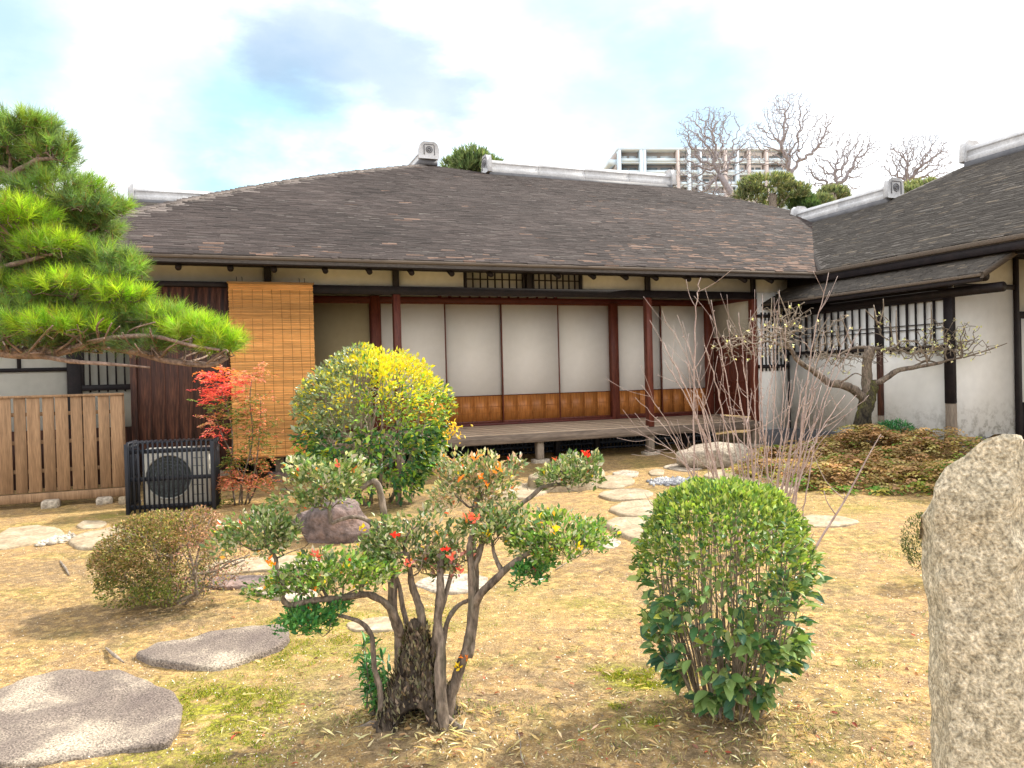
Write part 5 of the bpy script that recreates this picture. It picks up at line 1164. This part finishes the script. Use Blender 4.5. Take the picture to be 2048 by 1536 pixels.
# ------------------------------------------------------------------ plum tree
def plum():
    Yp = 12.45; b = D(1728, 875, Yp); c = np.array([b[0], Yp, float(gz(b[0], Yp))]); r = np.random.default_rng(61)
    t = thing('plum_tree', 'old plum tree with a mossy trunk, spreading crooked limbs and a few small white blossoms', 'tree', c)
    def Z(x, y, dy=0): return D(1500+x/3.657, 480+y/3.657, Yp+dy)
    A = Acc(); A.tube([Z(825, 1420), Z(822, 1330), Z(845, 1230), Z(862, 1160), Z(885, 1080), Z(900, 1030)], [.135, .12, .125, .125, .115, .09], 14, smooth=4, gnarl=.35, seed=1); bw(A, 'trunk', MOSSBARK, t, smooth=True)
    A = Acc(); A.tube([Z(860, 1130), Z(852, 1020), Z(855, 900), Z(875, 820), Z(885, 775)], [.09, .085, .075, .08, .05], 10, smooth=4, gnarl=.35, seed=3); bw(A, 'limb', BARK, t, smooth=True)
    limbs = [([(840,1170,0),(790,1120,-.1),(720,1075,-.2),(640,1050,-.3),(590,1055,-.3),(530,1010,-.4),(460,955,-.5),(400,920,-.55),(340,870,-.6),(300,800,-.6),(255,740,-.7),(240,690,-.7)], .075, .022),
             ([(890,1050,0),(950,1035,-.1),(1010,1000,-.15),(1080,955,-.2),(1180,935,-.25),(1300,915,-.3),(1400,895,-.3),(1440,880,-.3),(1550,860,-.35)], .055, .012),
             ([(1180,935,-.2),(1240,905,-.2),(1300,885,-.2),(1380,900,-.2)], .022, .01), ([(880,800,0),(930,795,.1),(1020,800,.2),(1100,795,.2),(1200,790,.2)], .035, .012), ([(875,790,0),(800,785,.1),(730,800,.2),(640,850,.2),(600,900,.2)], .03, .012),
             ([(640,1050,-.3),(700,1020,-.4),(770,975,-.5),(830,1000,-.5)], .015, .006), ([(300,800,-.6),(200,760,-.8),(120,740,-.9),(30,760,-1.0),(-60,720,-1.1),(-150,760,-1.2)], .022, .008)]
    LA = Acc(); tips = []
    for i, (pl, a, b_) in enumerate(limbs):
        pts = [Z(*q) for q in pl]; LA.tube(pts, np.linspace(a, b_, len(pts)), 9, smooth=4, gnarl=.35, seed=i*5); tips += pts[3:]
    bw(LA, 'limbs', BARK, t, smooth=True)
    TW = Acc(); s = Yp/FPX/3.657; BL = []
    regs = [((1250,790,-.2), 330, 100, .8, 330), ((1560,780,-.3), 230, 110, .5, 150), ((680,860,.1), 330, 130, .7, 330), ((160,700,-.8), 260, 190, .7, 420), ((-130,760,-1.1), 170, 130, .5, 170), ((330,560,-.7), 180, 120, .5, 110), ((1380,680,-.3), 190, 110, .4, 150), ((1600,690,-.3), 130, 100, .3, 80), ((960,600,.1), 90, 120, .3, 50), ((620,640,-.4), 170, 110, .4, 70)]
    for k, (q, hx, hy, hd, n) in enumerate(regs):
        cc = Z(*q); att = ellipsoid_pts(r, n, cc, (hx*s, hd, hy*s)); rt = min(tips, key=lambda p: np.linalg.norm(p-cc)+ (0)); N_, p_ = grow([rt], att, .085, kill=.11, jit=.55, seed=k, maxn=1500); branch_mesh(TW, N_, p_, .0045, .017, n=4)
        ch = np.bincount(p_[p_ >= 0], minlength=len(N_)); e = N_[ch == 0]; BL.append(e[r.random(len(e)) < (.8 if k in (0, 1, 6, 7) else .15)])
    for x0, y0, x1, y1 in ((660,780,620,620),(740,760,660,550),(1080,760,1070,510),(1320,740,1325,470),(300,640,205,375),(290,560,280,450),(330,560,400,455),(95,760,160,420),(930,620,905,475),(950,600,975,430),(1560,860,1880,755),(470,800,575,565),(0,700,60,500),(230,600,215,480),(960,620,845,510)):
        a, b_ = Z(x0, y0, -.3), Z(x1, y1, -.35); TW.tube([a, (a+b_)/2+r.normal(0, .03, 3), b_], [.014, .011, .006], 5, (.6, .6, .4), smooth=3)
    bw(TW, 'twigs', PALEBARK, t, kind='stuff')
    P = np.vstack(BL); P = P[r.permutation(len(P))[:560]]; F = Acc(); n = len(P)*5; PP = np.repeat(P, 5, 0)+r.normal(0, .006, (n, 3)); Dv = r.normal(0, 1, (n, 3))
    leaves(F, PP, Dv, r.normal(0, 1, (n, 3)), np.full(n, .028), np.full(n, .025), pal(r, n, [(.85, .82, .55), (.9, .88, .72), (.72, .72, .28)], jit=.05)); bw(F, 'blossoms', PETAL, t, kind='stuff')
plum()

# ------------------------------------------------------------------ ferns and small plants
def ferns():
    r = np.random.default_rng(71); A = Acc(); n = 2300; k = 0
    while k < n:
        px, py = r.uniform(1545, 1900), r.uniform(868, 1003)
        x, y = r.uniform(3.0, 7.3), r.uniform(9.2, 13.6)
        v = (((x-5.0)/1.8)**2+((y-11.1)/1.9)**2)
        if v > 1 or toSD((x, y, 0))[0] > 5.5: continue
        k += 1; z0 = float(gz(x, y)); hump = .16*(1-v)**.4+.30*mnoise.noise(Vector((x*1.5, y*1.5, 4)))+.12*mnoise.noise(Vector((x*4, y*4, 4))); z = z0+max(.04, hump)
        a = r.uniform(0, 6.283); ln = r.uniform(.22, .42); f = y < 9.9+.5*abs(math.sin(x*3)); dr = np.array([math.cos(a), math.sin(a)-.6*(v > .45), 0]); dr = nrm(dr); m = 8
        tt = np.linspace(0, 1, m)[:, None]; P = np.array([x, y, z])+dr*ln*tt+np.array([0, 0, 1])*(.55*tt-.80*tt**2*(1+.7*(v > .6)))*ln*1.5; sdv = nrm(np.cross(dr, [0, 0, 1])); w = .055*np.sin(np.pi*(tt*.85+.12))
        green = (r.random() < (.55 if (v > .62 and y < 11) else .08)); cols = [(.18, .26, .05), (.10, .20, .04), (.32, .28, .07)] if green else [(.37, .23, .11), (.43, .27, .13), (.28, .18, .09), (.34, .29, .11)]
        C = pal(r, 1, cols)[0]
        for sg in (-1, 1):
            L = w[:, 0]*r.uniform(.8, 1.2, m); leaves(A, P, sdv*sg+dr*.45+np.array([0, 0, -.3]), np.array([0, 0, 1.])+r.normal(0, .2, (m, 3)), L*1.1+.01, np.full(m, ln/m*.95), np.tile(C, (m, 1)), fold=.05)
    o = A.build('fern_bed', DRYLEAF, kind='stuff'); o['label'] = 'mass of brown withered ferns with some green, on the low mound under the plum tree'; o['category'] = 'ferns'
ferns()
def small_shrub(name, px, py, Y, hx, hz, n, cols, L, label, seed, cat='shrub', elong=.35):
    r = np.random.default_rng(seed); cc = D(px, py, Y); g = float(gz(cc[0], Y)); c = np.array([cc[0], Y, g]); t = thing(name, label, cat, c); F = Acc(); P = ellipsoid_pts(r, n, cc, (hx, hx*.8, hz), shell=.3, nz=.3, nscale=7)
    LL = r.uniform(.7, 1.2, n)*L; leaves(F, P, outward(P, cc-np.array([0, 0, hz]), r, .3, .5), nrm(np.array([0, -.2, 1.])+r.normal(0, .4, (n, 3))), LL, LL*elong, pal(r, n, cols)); bw(F, 'foliage', LEAF, t, kind='stuff')
    A = Acc(); N_, p_ = grow([c], ellipsoid_pts(r, 60, cc, (hx*.8, hx*.6, hz*.8)), .05, kill=.07, seed=seed); branch_mesh(A, N_, p_, .003, .012, n=4); bw(A, 'stems', BARK, t)
small_shrub('small_shrub', 1788, 862, 12.1, .30, .16, 900, [(.04, .16, .06), (.07, .22, .08), (.10, .26, .12)], .06, 'small fresh green shrub at the foot of the white wall right of the plum trunk', 5)
small_shrub('small_shrub', 1852, 1085, 5.6, .17, .22, 2600, [(.06, .10, .03), (.10, .13, .05), (.05, .08, .03), (.14, .12, .07)], .022, 'small dark bush peeping out from behind the standing stone', 6)

# ------------------------------------------------------------------ pine at the left
def pine():
    r = np.random.default_rng(81); Yp = 5.2; base = np.array([-4.6, Yp+.4, 0.]); t = thing('pine_tree', 'pine with layered bright green needle pads reaching in from the left edge', 'pine tree', base)
    s = Yp/FPX; A = Acc(); trunk = [base+np.array([0, 0, -.1]), base+np.array([.05, 0, .9]), base+np.array([-.05, .05, 1.9]), base+np.array([.08, 0, 2.8]), base+np.array([.1, 0, 3.6])]
    A.tube(trunk, [.17, .15, .12, .08, .04], 14, smooth=5, gnarl=.2); bw(A, 'trunk', PINEBARK, t, smooth=True)
    limbs = [([(-170,640,.3),(-80,680,.1),(0,703,0),(90,706,-.05),(180,690,-.1),(260,700,-.1),(340,722,-.1),(420,730,-.15),(455,715,-.15)], .05, .012), ([(120,705,-.05),(200,680,-.2),(300,672,-.25),(380,690,-.3),(440,700,-.3)], .02, .008), ([(60,706,0),(140,722,-.2),(220,728,-.3),(300,735,-.3)], .02, .006),
             ([(-200,480,.3),(-80,380,.2),(0,360,.1),(40,340,.05),(75,320,0),(105,318,0)], .035, .012), ([(-150,350,.3),(-40,330,.1),(20,345,.1),(70,390,.1),(130,420,.1),(180,410,.1)], .025, .01), ([(-200,560,.3),(-60,540,.1),(0,535,0),(60,520,0),(90,512,-.05)], .03, .01), ([(-150,500,.3),(0,445,.2),(80,450,.2),(140,440,.2),(200,450,.2)], .025, .01), ([(-150,620,.3),(0,580,.1),(70,600,.1),(150,610,.05),(220,590,0),(260,580,0)], .025, .01), ([(-240,260,.4),(-280,330,.4),(-340,350,.5),(-400,345,.5)], .03, .01), ([(-240,500,.4),(-300,510,.4),(-380,500,.3),(-440,490,.3)], .035, .01), ([(-240,640,.4),(-300,650,.4),(-360,650,.3),(-430,640,.3)], .035, .01), ([(-120,600,.3),(20,600,.1),(120,640,0),(200,640,0),(300,640,0)], .02, .008)]
    LA = Acc(); tips = []
    for i, (pl, a, b) in enumerate(limbs):
        pts = [D(x, y, Yp+dy) for x, y, dy in pl]; LA.tube(pts, np.linspace(a, b, len(pts)), 8, smooth=4, gnarl=.3, seed=i); tips += pts[2:]
    bw(LA, 'limbs', PINEBARK, t, smooth=True)
    # pads: cx, cy, rx, ry, dy, painted brightness, tufts
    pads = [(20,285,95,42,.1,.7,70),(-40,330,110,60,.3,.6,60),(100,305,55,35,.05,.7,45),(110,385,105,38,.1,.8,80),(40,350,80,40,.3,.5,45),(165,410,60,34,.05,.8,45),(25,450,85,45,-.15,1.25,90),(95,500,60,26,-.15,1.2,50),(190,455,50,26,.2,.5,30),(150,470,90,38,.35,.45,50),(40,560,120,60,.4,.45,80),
            (200,520,60,30,.05,.8,45),(235,545,52,34,.0,.8,45),(140,580,90,26,-.1,1.15,70),(235,600,62,22,-.1,1.15,52),(90,610,130,40,.3,.45,80),(40,640,90,32,-.1,.8,60),(120,662,110,28,-.2,1.2,95),(250,640,100,34,.05,.85,80),(330,645,60,26,-.05,1.0,55),(390,668,62,22,-.15,1.25,75),(440,695,42,26,-.2,1.3,65),(300,690,70,18,-.1,.7,45),(200,690,80,20,.0,.6,50),(-30,520,120,80,.5,.45,80),(-60,420,110,70,.5,.45,70),(-40,640,100,50,.3,.6,60),(90,450,130,55,.35,.62,110),(110,540,140,60,.3,.6,120),(170,640,140,40,.25,.62,110),(50,330,110,60,.35,.62,100),(300,655,95,30,.2,.66,80),(50,260,70,28,.05,.85,60),(215,425,40,24,.2,.8,40),(10,500,90,50,.2,.8,80),(60,690,110,20,.0,.75,60),(0,600,80,40,.0,.95,60),(-240,205,120,60,.4,.9,100),(-340,320,130,60,.5,.8,90),(-170,290,90,50,.4,.8,70),(-380,470,150,60,.3,.9,100),(-150,430,110,55,.3,.8,80),(-350,620,130,55,.3,.9,90),(-140,560,100,50,.3,.7,70),(-150,650,100,40,.2,.9,70)]
    P = []; Dr = []; Br = []; TW = Acc()
    for k, (x, y, rx, ry, dy, br, n) in enumerate(pads):
        cc = D(x, y, Yp+dy); R = (rx*s, rx*s*.7, ry*s)
        n = int(n*1.35); q = ellipsoid_pts(r, n, cc, R, shell=.5, zlo=-.05 if br > 1 else -.35)
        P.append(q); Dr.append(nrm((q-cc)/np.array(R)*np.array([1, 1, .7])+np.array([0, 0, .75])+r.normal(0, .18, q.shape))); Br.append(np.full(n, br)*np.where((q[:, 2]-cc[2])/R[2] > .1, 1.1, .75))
        rt = min(tips, key=lambda p: np.linalg.norm(p-cc)); att = np.vstack([q-np.array([0, 0, .03]), ellipsoid_pts(r, 25, cc-np.array([0, 0, R[2]*.5]), (R[0]*.9, R[1]*.9, R[2]*.5))]); N_, p_ = grow([rt], att, .055, kill=.06, jit=.3, seed=k); branch_mesh(TW, N_, p_, .0035, .016, n=4)
    for i in range(70):
        x0 = r.uniform(-60, 430); y0 = np.interp(x0, [-60, 0, 90, 180, 260, 340, 430], [690, 703, 706, 692, 700, 720, 728]); a_ = D(x0, y0, Yp-.05+r.normal(0, .08)); e_ = D(x0+r.uniform(-50, 70), y0+r.uniform(-60, 12), Yp+r.normal(-.1, .3)); TW.tube([a_, (a_+e_)/2+r.normal(0, .03, 3), e_], [.009, .007, .004], 5, smooth=3, gnarl=.2)
    bw(TW, 'twigs', PINEBARK, t, kind='stuff')
    P = np.vstack(P); Dr = np.vstack(Dr); Br = np.concatenate(Br); nt_ = len(P); m = 50; N = nt_*m; Pc = np.repeat(P, m, 0); Dc = np.repeat(Dr, m, 0); tt = r.uniform(-.05, .05, (N, 1))
    v = nrm(Dc*1.0+r.normal(0, .62, (N, 3))); a = Pc+Dc*tt*.9; Ln = r.uniform(.07, .115, (N, 1)); e = a+v*Ln; sd_ = nrm(np.cross(v, r.normal(0, 1, (N, 3))))*.0019
    V = np.stack([a-sd_, a+sd_, e], 1).reshape(-1, 3); F = np.arange(N*3).reshape(-1, 3)
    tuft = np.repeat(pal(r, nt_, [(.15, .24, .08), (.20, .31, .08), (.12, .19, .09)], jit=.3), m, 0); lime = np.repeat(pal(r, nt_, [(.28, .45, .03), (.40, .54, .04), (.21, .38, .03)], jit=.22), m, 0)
    w = np.repeat(np.clip((Br-.72)/.5+r.normal(0, .15, nt_), 0, 1), m)[:, None]; C = (tuft*(1-w)+lime*w)*np.exp(r.normal(0, .12, (N, 1))); old = r.random(N) < .06; C[old] = (.3, .17, .07)  # lime for sunlit tufts, grey green for shaded ones: light put into needle colour
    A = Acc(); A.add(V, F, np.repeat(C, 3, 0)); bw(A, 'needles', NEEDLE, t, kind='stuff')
pine()

# ------------------------------------------------------------------ trees behind the roofs
GREYTWIG = material('grey_twig', [(.23, .20, .20), (.38, .34, .35)], 10, .9, .1)
def bare_tree(label, trunk, crown, Y, seed, n=900, sp=1.0):
    r = np.random.default_rng(seed); s = Y/FPX; b = D(trunk[0][0], trunk[0][1], Y); base = np.array([b[0], Y, 0]); t = thing('bare_tree', label, 'tree', base, group='leafless trees beyond the roofs'); A = Acc()
    pts = [base]+[D(x, y, Y) for x, y in trunk]; A.tube(pts, np.linspace(.22, .11, len(pts)), 8, smooth=3, gnarl=.25); bw(A, 'trunk', GREYTWIG, t, smooth=True)
    att = np.vstack([ellipsoid_pts(r, int(n*f), D(x, y, Y), (rx*s*1.15, rx*s*.7, ry*s*1.08), shell=.2, nz=.5, nscale=1.2) for x, y, rx, ry, f in crown]); B = Acc(); roots = [D(*trunk[-1], Y)]
    N_, p_ = grow(roots, att, 6*s, kill=6*s, jit=.55, seed=seed, maxn=5000); branch_mesh(B, N_, p_, .0085, .10, n=4, p=2.35); bw(B, 'crown', GREYTWIG, t)
bare_tree('leafless tree with a round crooked crown in front of the apartment block', [(1510, 470), (1470, 400), (1440, 350)], [(1420, 265, 62, 48, 1), (1400, 330, 50, 40, .4), (1480, 310, 35, 40, .25), (1400, 395, 60, 30, .3)], 30, 1)
bare_tree('tallest leafless tree, rising above the clipped garden pines', [(1588, 470), (1587, 400), (1582, 350)], [(1575, 220, 45, 34, .7), (1530, 265, 40, 26, .35), (1640, 260, 42, 36, .6), (1570, 300, 60, 40, .4)], 33, 2)
bare_tree('leafless tree just right of the tallest one', [(1660, 480), (1665, 420), (1672, 370)], [(1715, 300, 48, 42, .8), (1640, 340, 36, 46, .6), (1680, 360, 50, 40, .4)], 31, 3)
bare_tree('rightmost leafless tree above the wing roof', [(1780, 470), (1795, 410), (1812, 365)], [(1835, 310, 62, 44, 1), (1880, 330, 35, 30, .3), (1800, 340, 40, 40, .3)], 30, 4)
def bg_pine(label, px, ytop, ybot, crown, Y, seed, cols, n=1000, needle=.20, trunkpx=None):
    r = np.random.default_rng(seed); s = Y/FPX; b = D(px, ybot, Y); base = np.array([b[0], Y, 0]); t = thing('pine_tree', label, 'pine tree', base); A = Acc(); A.tube([base, D(px, ybot, Y), D(px+4, (ytop+ybot)/2+8, Y)], [.2, .15, .08], 8, smooth=3, gnarl=.2)
    F = Acc(); tot = sum(c[4] for c in crown)
    for x, y, rx, ry, f in crown:
        c = D(x, y, Y+r.normal(0, .4)); k = int(n*f/tot); P = ellipsoid_pts(r, k, c, (rx*s, rx*s*.8, ry*s), shell=.3, zlo=-.7, nz=.8, nscale=2.5); P = np.repeat(P, 7, 0); q = len(P)
        leaves(F, P, outward(P, c-np.array([0, 0, ry*s]), r, .6, .5), r.normal(0, 1, (q, 3)), r.uniform(.6, 1.2, q)*needle, np.full(q, needle*.13), pal(r, q, cols)); N_, p_ = grow([D(px, ybot, Y)], ellipsoid_pts(r, 30, c, (rx*s*.8, rx*s*.5, ry*s*.6)), .3, kill=.4, seed=seed, jit=.3); branch_mesh(A, N_, p_, .02, .2, n=5)
    bw(A, 'trunk', BARK, t, smooth=True); bw(F, 'crown', LEAF, t, kind='stuff')
gp = [(.19, .24, .13), (.27, .31, .16), (.34, .34, .19), (.11, .15, .08)]
bg_pine('clipped garden pine with a flat-topped crown, nearest the small ridge of the right wing', 1545, 350, 425, [(1535, 368, 55, 16, 1), (1500, 392, 32, 18, .7), (1590, 385, 30, 16, .6), (1545, 405, 22, 22, .3)], 26, 11, gp)
bg_pine('dark small pine right of the flat-topped garden pine', 1605, 390, 425, [(1600, 405, 26, 20, 1), (1620, 420, 20, 14, .5)], 27, 12, [(.08, .14, .06), (.12, .18, .07)], 900)
bg_pine('bushy pine between the small wing ridge and the leafless trees', 1665, 375, 420, [(1665, 395, 32, 20, 1), (1640, 408, 25, 16, .5)], 29, 13, gp, 1400)
bg_pine('pine top rising behind the wing roof, just left of the tall ridge', 1850, 365, 395, [(1845, 385, 42, 22, 1), (1820, 392, 25, 14, .5)], 27, 14, gp, 1500)
bg_pine('pale green pine top between the two ridge caps of the main roof', 945, 300, 350, [(940, 325, 34, 24, 1), (975, 335, 28, 16, .5), (905, 335, 20, 12, .3), (945, 345, 45, 20, .5)], 24, 15, [(.16, .22, .10), (.22, .28, .13), (.12, .18, .08)], 700, .26)
bg_pine('tiny treetop peeping over the left slope of the main roof', 490, 380, 410, [(490, 392, 13, 9, 1)], 27, 16, [(.2, .24, .13)], 90, .2)
r_ = np.random.default_rng(90)
t = thing('bare_branches', 'fine leafless treetop just above the valley of the two roofs', 'tree', (D(1400, 430, 24)[0], 24, 0)); A = Acc(); A.tube([(D(1400, 430, 24)[0], 24, 0), D(1400, 440, 24)], [.15, .08], 7)
att = np.vstack([ellipsoid_pts(r_, 160, D(x, y, 24), (.8, .6, .4)) for x, y in ((1400, 400), (1460, 410), (1360, 385))]); N_, p_ = grow([D(1400, 440, 24)], att, .16, kill=.2, jit=.6, seed=3); branch_mesh(A, N_, p_, .012, .07, n=4); bw(A, 'crown', PALEBARK, t)

# ------------------------------------------------------------------ apartment block far behind
def apartments():
    Y = 200.; a = D(1238, 296, Y); b = D(1577, 296, Y+4); u_ = nrm((b-a)*np.array([1, 1, 0])); v_ = np.array([-u_[1], u_[0], 0]); Wd = np.linalg.norm((b-a)[:2]); top = a[2]; ang = math.atan2(u_[1], u_[0])
    t = thing('apartment_building', 'long pale apartment block with rows of balconies, far away above the roofs', 'building', (a[0], a[1], 0), ang)
    c1 = material('pale_concrete', [(.52, .62, .70), (.62, .70, .76)], .3, .9, 0); c2 = material('pinkish_wall', [(.50, .42, .38), (.56, .47, .43)], .3, .9, 0); gl = material('window_glass', [(.16, .20, .23), (.3, .34, .37)], .3, .2, 0, spec=.6); pn = material('balcony_panel', [(.50, .60, .66), (.58, .67, .72)], .3, .4, 0); dk = material('recess_wall', [(.33, .30, .29), (.42, .38, .36)], .3, .9, 0)
    def pt(name, m, parent, *bs):
        A = Acc(); [A.box(*q) for q in bs]; return A.build(name, m, parent)
    FH = 3.05; nf = 18; bays = [0, .125, .145, .34, .405, .47, .62, .69, .76, .865, 1.0]
    pt('wall', dk, t, (0, Wd, 2.0, 16, 0, top-.6)); pt('roof', c1, t, (-.5, Wd+.5, -.3, 16.5, top-.6, top)); pt('rooftop_block', c1, t, (Wd*.33, Wd*.60, 3, 9, top, top+.9))
    for i in range(nf):
        z = top-.6-FH*(i+1)
        if z < 20: break
        pt('floor_slab', c1, t, (-.3, Wd+.3, -.1, 1.99, z-.32, z))
        pt('side_balcony', c1, t, (-2.6, -.31, 1.0, 15.5, z-.4, z+1.0)); pt('side_wall', dk, t, (-.9, -.32, 1.0, 15, z+1.0, z+FH-.45))
        for j in range(len(bays)-1):
            x0, x1 = Wd*bays[j]+.42, Wd*bays[j+1]-.42
            pt('balcony_panel', pn if (j < 5) else c1, t, (x0, x1, -.15, -.02, z+.02, z+.95))
            m = (x0+x1)/2; q = (x1-x0)
            for xx in (x0+q*.08, x0+q*.55): pt('window', gl if (i+j) % 2 else c1, t, (xx, xx+q*.36, 1.85, 1.985, z+.2, z+2.1))
    for j, f in enumerate(bays):
        x = Wd*f; pt('column', (pn if j == 1 else c2 if j in (3, 6, 8, 9) else c1), t, (x-.4, x+.4, -.5, 1.9, 15, top-.62))
apartments()

# ------------------------------------------------------------------ ground cover, litter and weeds
def litter():
    r = np.random.default_rng(101)
    def ground_pts(n, x0, x1, y0, y1):
        px = r.uniform(x0, x1, n); py = y0+(y1-y0)*r.uniform(0, 1, n); v = _f[None]+_r[None]*((px-1024)/FPX)[:, None]+_u[None]*((768-py)/FPX)[:, None]; P = EYE+v*(-1.6/v[:, 2])[:, None]; P[:, 2] = gz(P[:, 0], P[:, 1])+.004; return P
    A = Acc(); n = 13000; P = ground_pts(n, -150, 2150, 990, 1700); P = P[P[:, 1] > 1.6]; n = len(P); a = r.uniform(0, 6.28, n); L = r.uniform(.010, .045, n)*r.choice([1, 1, 1, 1.9], n)
    dn = np.array([mnoise.noise(Vector((p[0]*2.3, p[1]*2.3, 8))) for p in P]); keep = dn+r.normal(0, .15, n) > .02; P, a, L = P[keep], a[keep], L[keep]; n = len(P)
    leaves(A, P, np.stack([np.cos(a), np.sin(a), r.normal(.0, .12, n)], 1), np.array([0, 0, 1.])+r.normal(0, .3, (n, 3)), L, np.full(n, .003)+L*.04, pal(r, n, [(.60, .46, .25), (.46, .33, .18), (.24, .16, .09), (.72, .60, .38), (.15, .10, .06)]), fold=.1)
    o = A.build('straw_litter', ATTRWOOD, kind='stuff'); o['label'] = 'dry straw and twig litter on the soil'
    A = Acc(); n = 9000; P = ground_pts(n, -150, 2150, 1000, 1700); P = P[P[:, 1] > 1.6]; n = len(P); s = r.uniform(.002, .006, (n, 1)); base = nrm(np.array([[1, 0, 0], [-.5, .8, 0], [-.5, -.8, 0], [0, 0, 1.]])); V = (P[:, None]+base[None]*s[:, None]*r.uniform(.6, 1.3, (n, 4, 1))).reshape(-1, 3); f = (np.arange(n)*4)[:, None]
    A.add(V, np.vstack([f+np.array([[0, 1, 3]]), f+np.array([[1, 2, 3]]), f+np.array([[2, 0, 3]])]), np.repeat(pal(r, n, [(.6, .52, .40), (.4, .32, .22), (.25, .2, .15), (.75, .68, .55)]), 4, 0)); o = A.build('soil_grit', ATTR, kind='stuff'); o['label'] = 'coarse grit scattered on the soil'
    # moss cushions: very short upright blades
    A = Acc()
    for px, py, rad, a_ in MOSS:
        if a_ < .5 : continue
        g = G(px, py); n = int(2600*rad*a_*3.2); q = r.normal(0, rad*.42, (n, 2)); P = np.stack([g[0]+q[:, 0], g[1]+q[:, 1]*.8, q[:, 0]*0], 1); w = np.array([mnoise.noise(Vector((p[0]*7, p[1]*7, 2)))+.4*mnoise.noise(Vector((p[0]*22, p[1]*22, 2))) for p in P]); P = P[w > .0]; w = w[w > 0]; n = len(P); P[:, 2] = gz(P[:, 0], P[:, 1])
        leaves(A, P, np.array([0, 0, .7])+r.normal(0, .6, (n, 3)), r.normal(0, 1, (n, 3)), r.uniform(.006, .016, n)*(1+w), r.uniform(.003, .007, n), pal(r, n, [(.22, .26, .03), (.33, .36, .04), (.15, .19, .03), (.40, .34, .08)]))
    o = A.build('moss', LEAF, kind='stuff'); o['label'] = 'yellow green moss cushions on the soil'
    # weeds and thin grass
    A = Acc()
    for _ in range(330):
        px, py = r.uniform(350, 2000), r.uniform(1190, 1600); g = G(px, py)
        if g[1] < 1.7: continue
        if r.random() > .35 and not (px > 1550): continue
        k = r.integers(5, 22); P = g+np.stack([r.normal(0, .022, k), r.normal(0, .022, k), np.zeros(k)], 1); P[:, 2] = gz(P[:, 0], P[:, 1]); leaves(A, P, np.array([0, 0, .8])+r.normal(0, .7, (k, 3)), r.normal(0, 1, (k, 3)), r.uniform(.012, .035, k), r.uniform(.002, .005, k), pal(r, k, [(.16, .22, .07), (.24, .28, .10), (.42, .38, .16)]))
    for px, py, n, w in ((1370, 940+490, 160, .12), (1560, 1470, 260, .16), (900, 1440, 260, .12), (700, 1450, 120, .06), (1740, 1330, 120, .05), (1700, 1000, 260, .5), (1780, 1005, 260, .5), (1790, 1110, 260, .14), (1240, 1500, 100, .1), (1060, 1430, 90, .08), (950, 1330, 60, .05), (1480, 1500, 240, .2)):
        g = G(px, py); P = g+np.stack([r.normal(0, w, n), r.normal(0, w*.6, n), np.zeros(n)], 1); P[:, 2] = gz(P[:, 0], P[:, 1]); leaves(A, P, np.array([0, 0, .5])+r.normal(0, .7, (n, 3)), r.normal(0, 1, (n, 3)), r.uniform(.015, .05, n), r.uniform(.002, .005, n), pal(r, n, [(.14, .2, .06), (.24, .28, .10), (.55, .46, .22), (.5, .4, .2)]))
    o = A.build('weeds', LEAF, kind='stuff'); o['label'] = 'thin green weeds and grass blades on the soil'
    # pale dry bamboo-like leaves gathered round the stems
    A = Acc()
    for px, py, w, n in ((840, 1470, .16, 110), (1450, 1470, .26, 170), (760, 1450, .12, 50), (1600, 1440, .2, 70), (1250, 1330, .3, 60), (930, 1500, .15, 60), (1100, 1500, .5, 90), (600, 1480, .4, 80)):
        g = G(px, py); P = g+np.stack([r.normal(0, w, n), r.normal(0, w*.55, n), np.zeros(n)], 1); P[:, 2] = gz(P[:, 0], P[:, 1])+.008+np.abs(r.normal(0, .006, n)); a = r.uniform(0, 6.28, n); L = r.uniform(.03, .085, n)
        leaves(A, P, np.stack([np.cos(a), np.sin(a), r.normal(.05, .22, n)], 1), np.array([0, 0, 1.])+r.normal(0, .4, (n, 3)), L, .004+L*.09, pal(r, n, [(.66, .56, .30), (.58, .46, .24), (.74, .66, .42), (.40, .29, .15)]))
    o = A.build('dry_blades', DRYLEAF, kind='stuff'); o['label'] = 'pale dry narrow leaves gathered round the foot of the shrubs'
    # fallen leaves
    A = Acc(); n = 420; P = ground_pts(n, 450, 2000, 1180, 1600); P = P[P[:, 1] > 1.7]; n = len(P); P[:, 2] += .004; a = r.uniform(0, 6.28, n); L = r.uniform(.02, .045, n); leaves(A, P, np.stack([np.cos(a), np.sin(a), r.normal(.05, .15, n)], 1), np.array([0, 0, 1.])+r.normal(0, .35, (n, 3)), L, L*.42, pal(r, n, [(.36, .2, .1), (.5, .32, .16), (.6, .48, .26), (.25, .13, .08), (.42, .1, .06)]), oval=True)
    o = A.build('fallen_leaves', LEAF, kind='stuff'); o['label'] = 'dry fallen leaves on the soil'
litter()
def stick(pts, rad, label):
    P = [G(x, y, z) for x, y, z in pts]; c = P[0].copy(); A = Acc(); A.tube([p-c for p in P], rad, 6, smooth=4, gnarl=.2); o = A.build('twig', PALEBARK, None, smooth=True); o.location = c; tag(o, label, 'twig')
stick([(212, 1296, .01), (228, 1310, .03), (248, 1325, .012)], [.006, .012, .004], 'short grey stick lying between the brown bush and the long stepping stone')
stick([(120, 1122, .01), (130, 1135, .02), (138, 1150, .01)], [.006, .012, .006], 'short stub of wood on the soil left of the brown bush')
stick([(1030, 1448, .01), (1040, 1480, .03), (1042, 1510, .02), (1050, 1530, .01)], [.003, .003, .003, .002], 'long thin pale twig on the soil right of the azalea stump')
stick([(1110, 1140, .01), (1200, 1085, .01), (1210, 1078, .02)], [.004, .004, .003], 'thin twig on the soil behind the right azalea pad')
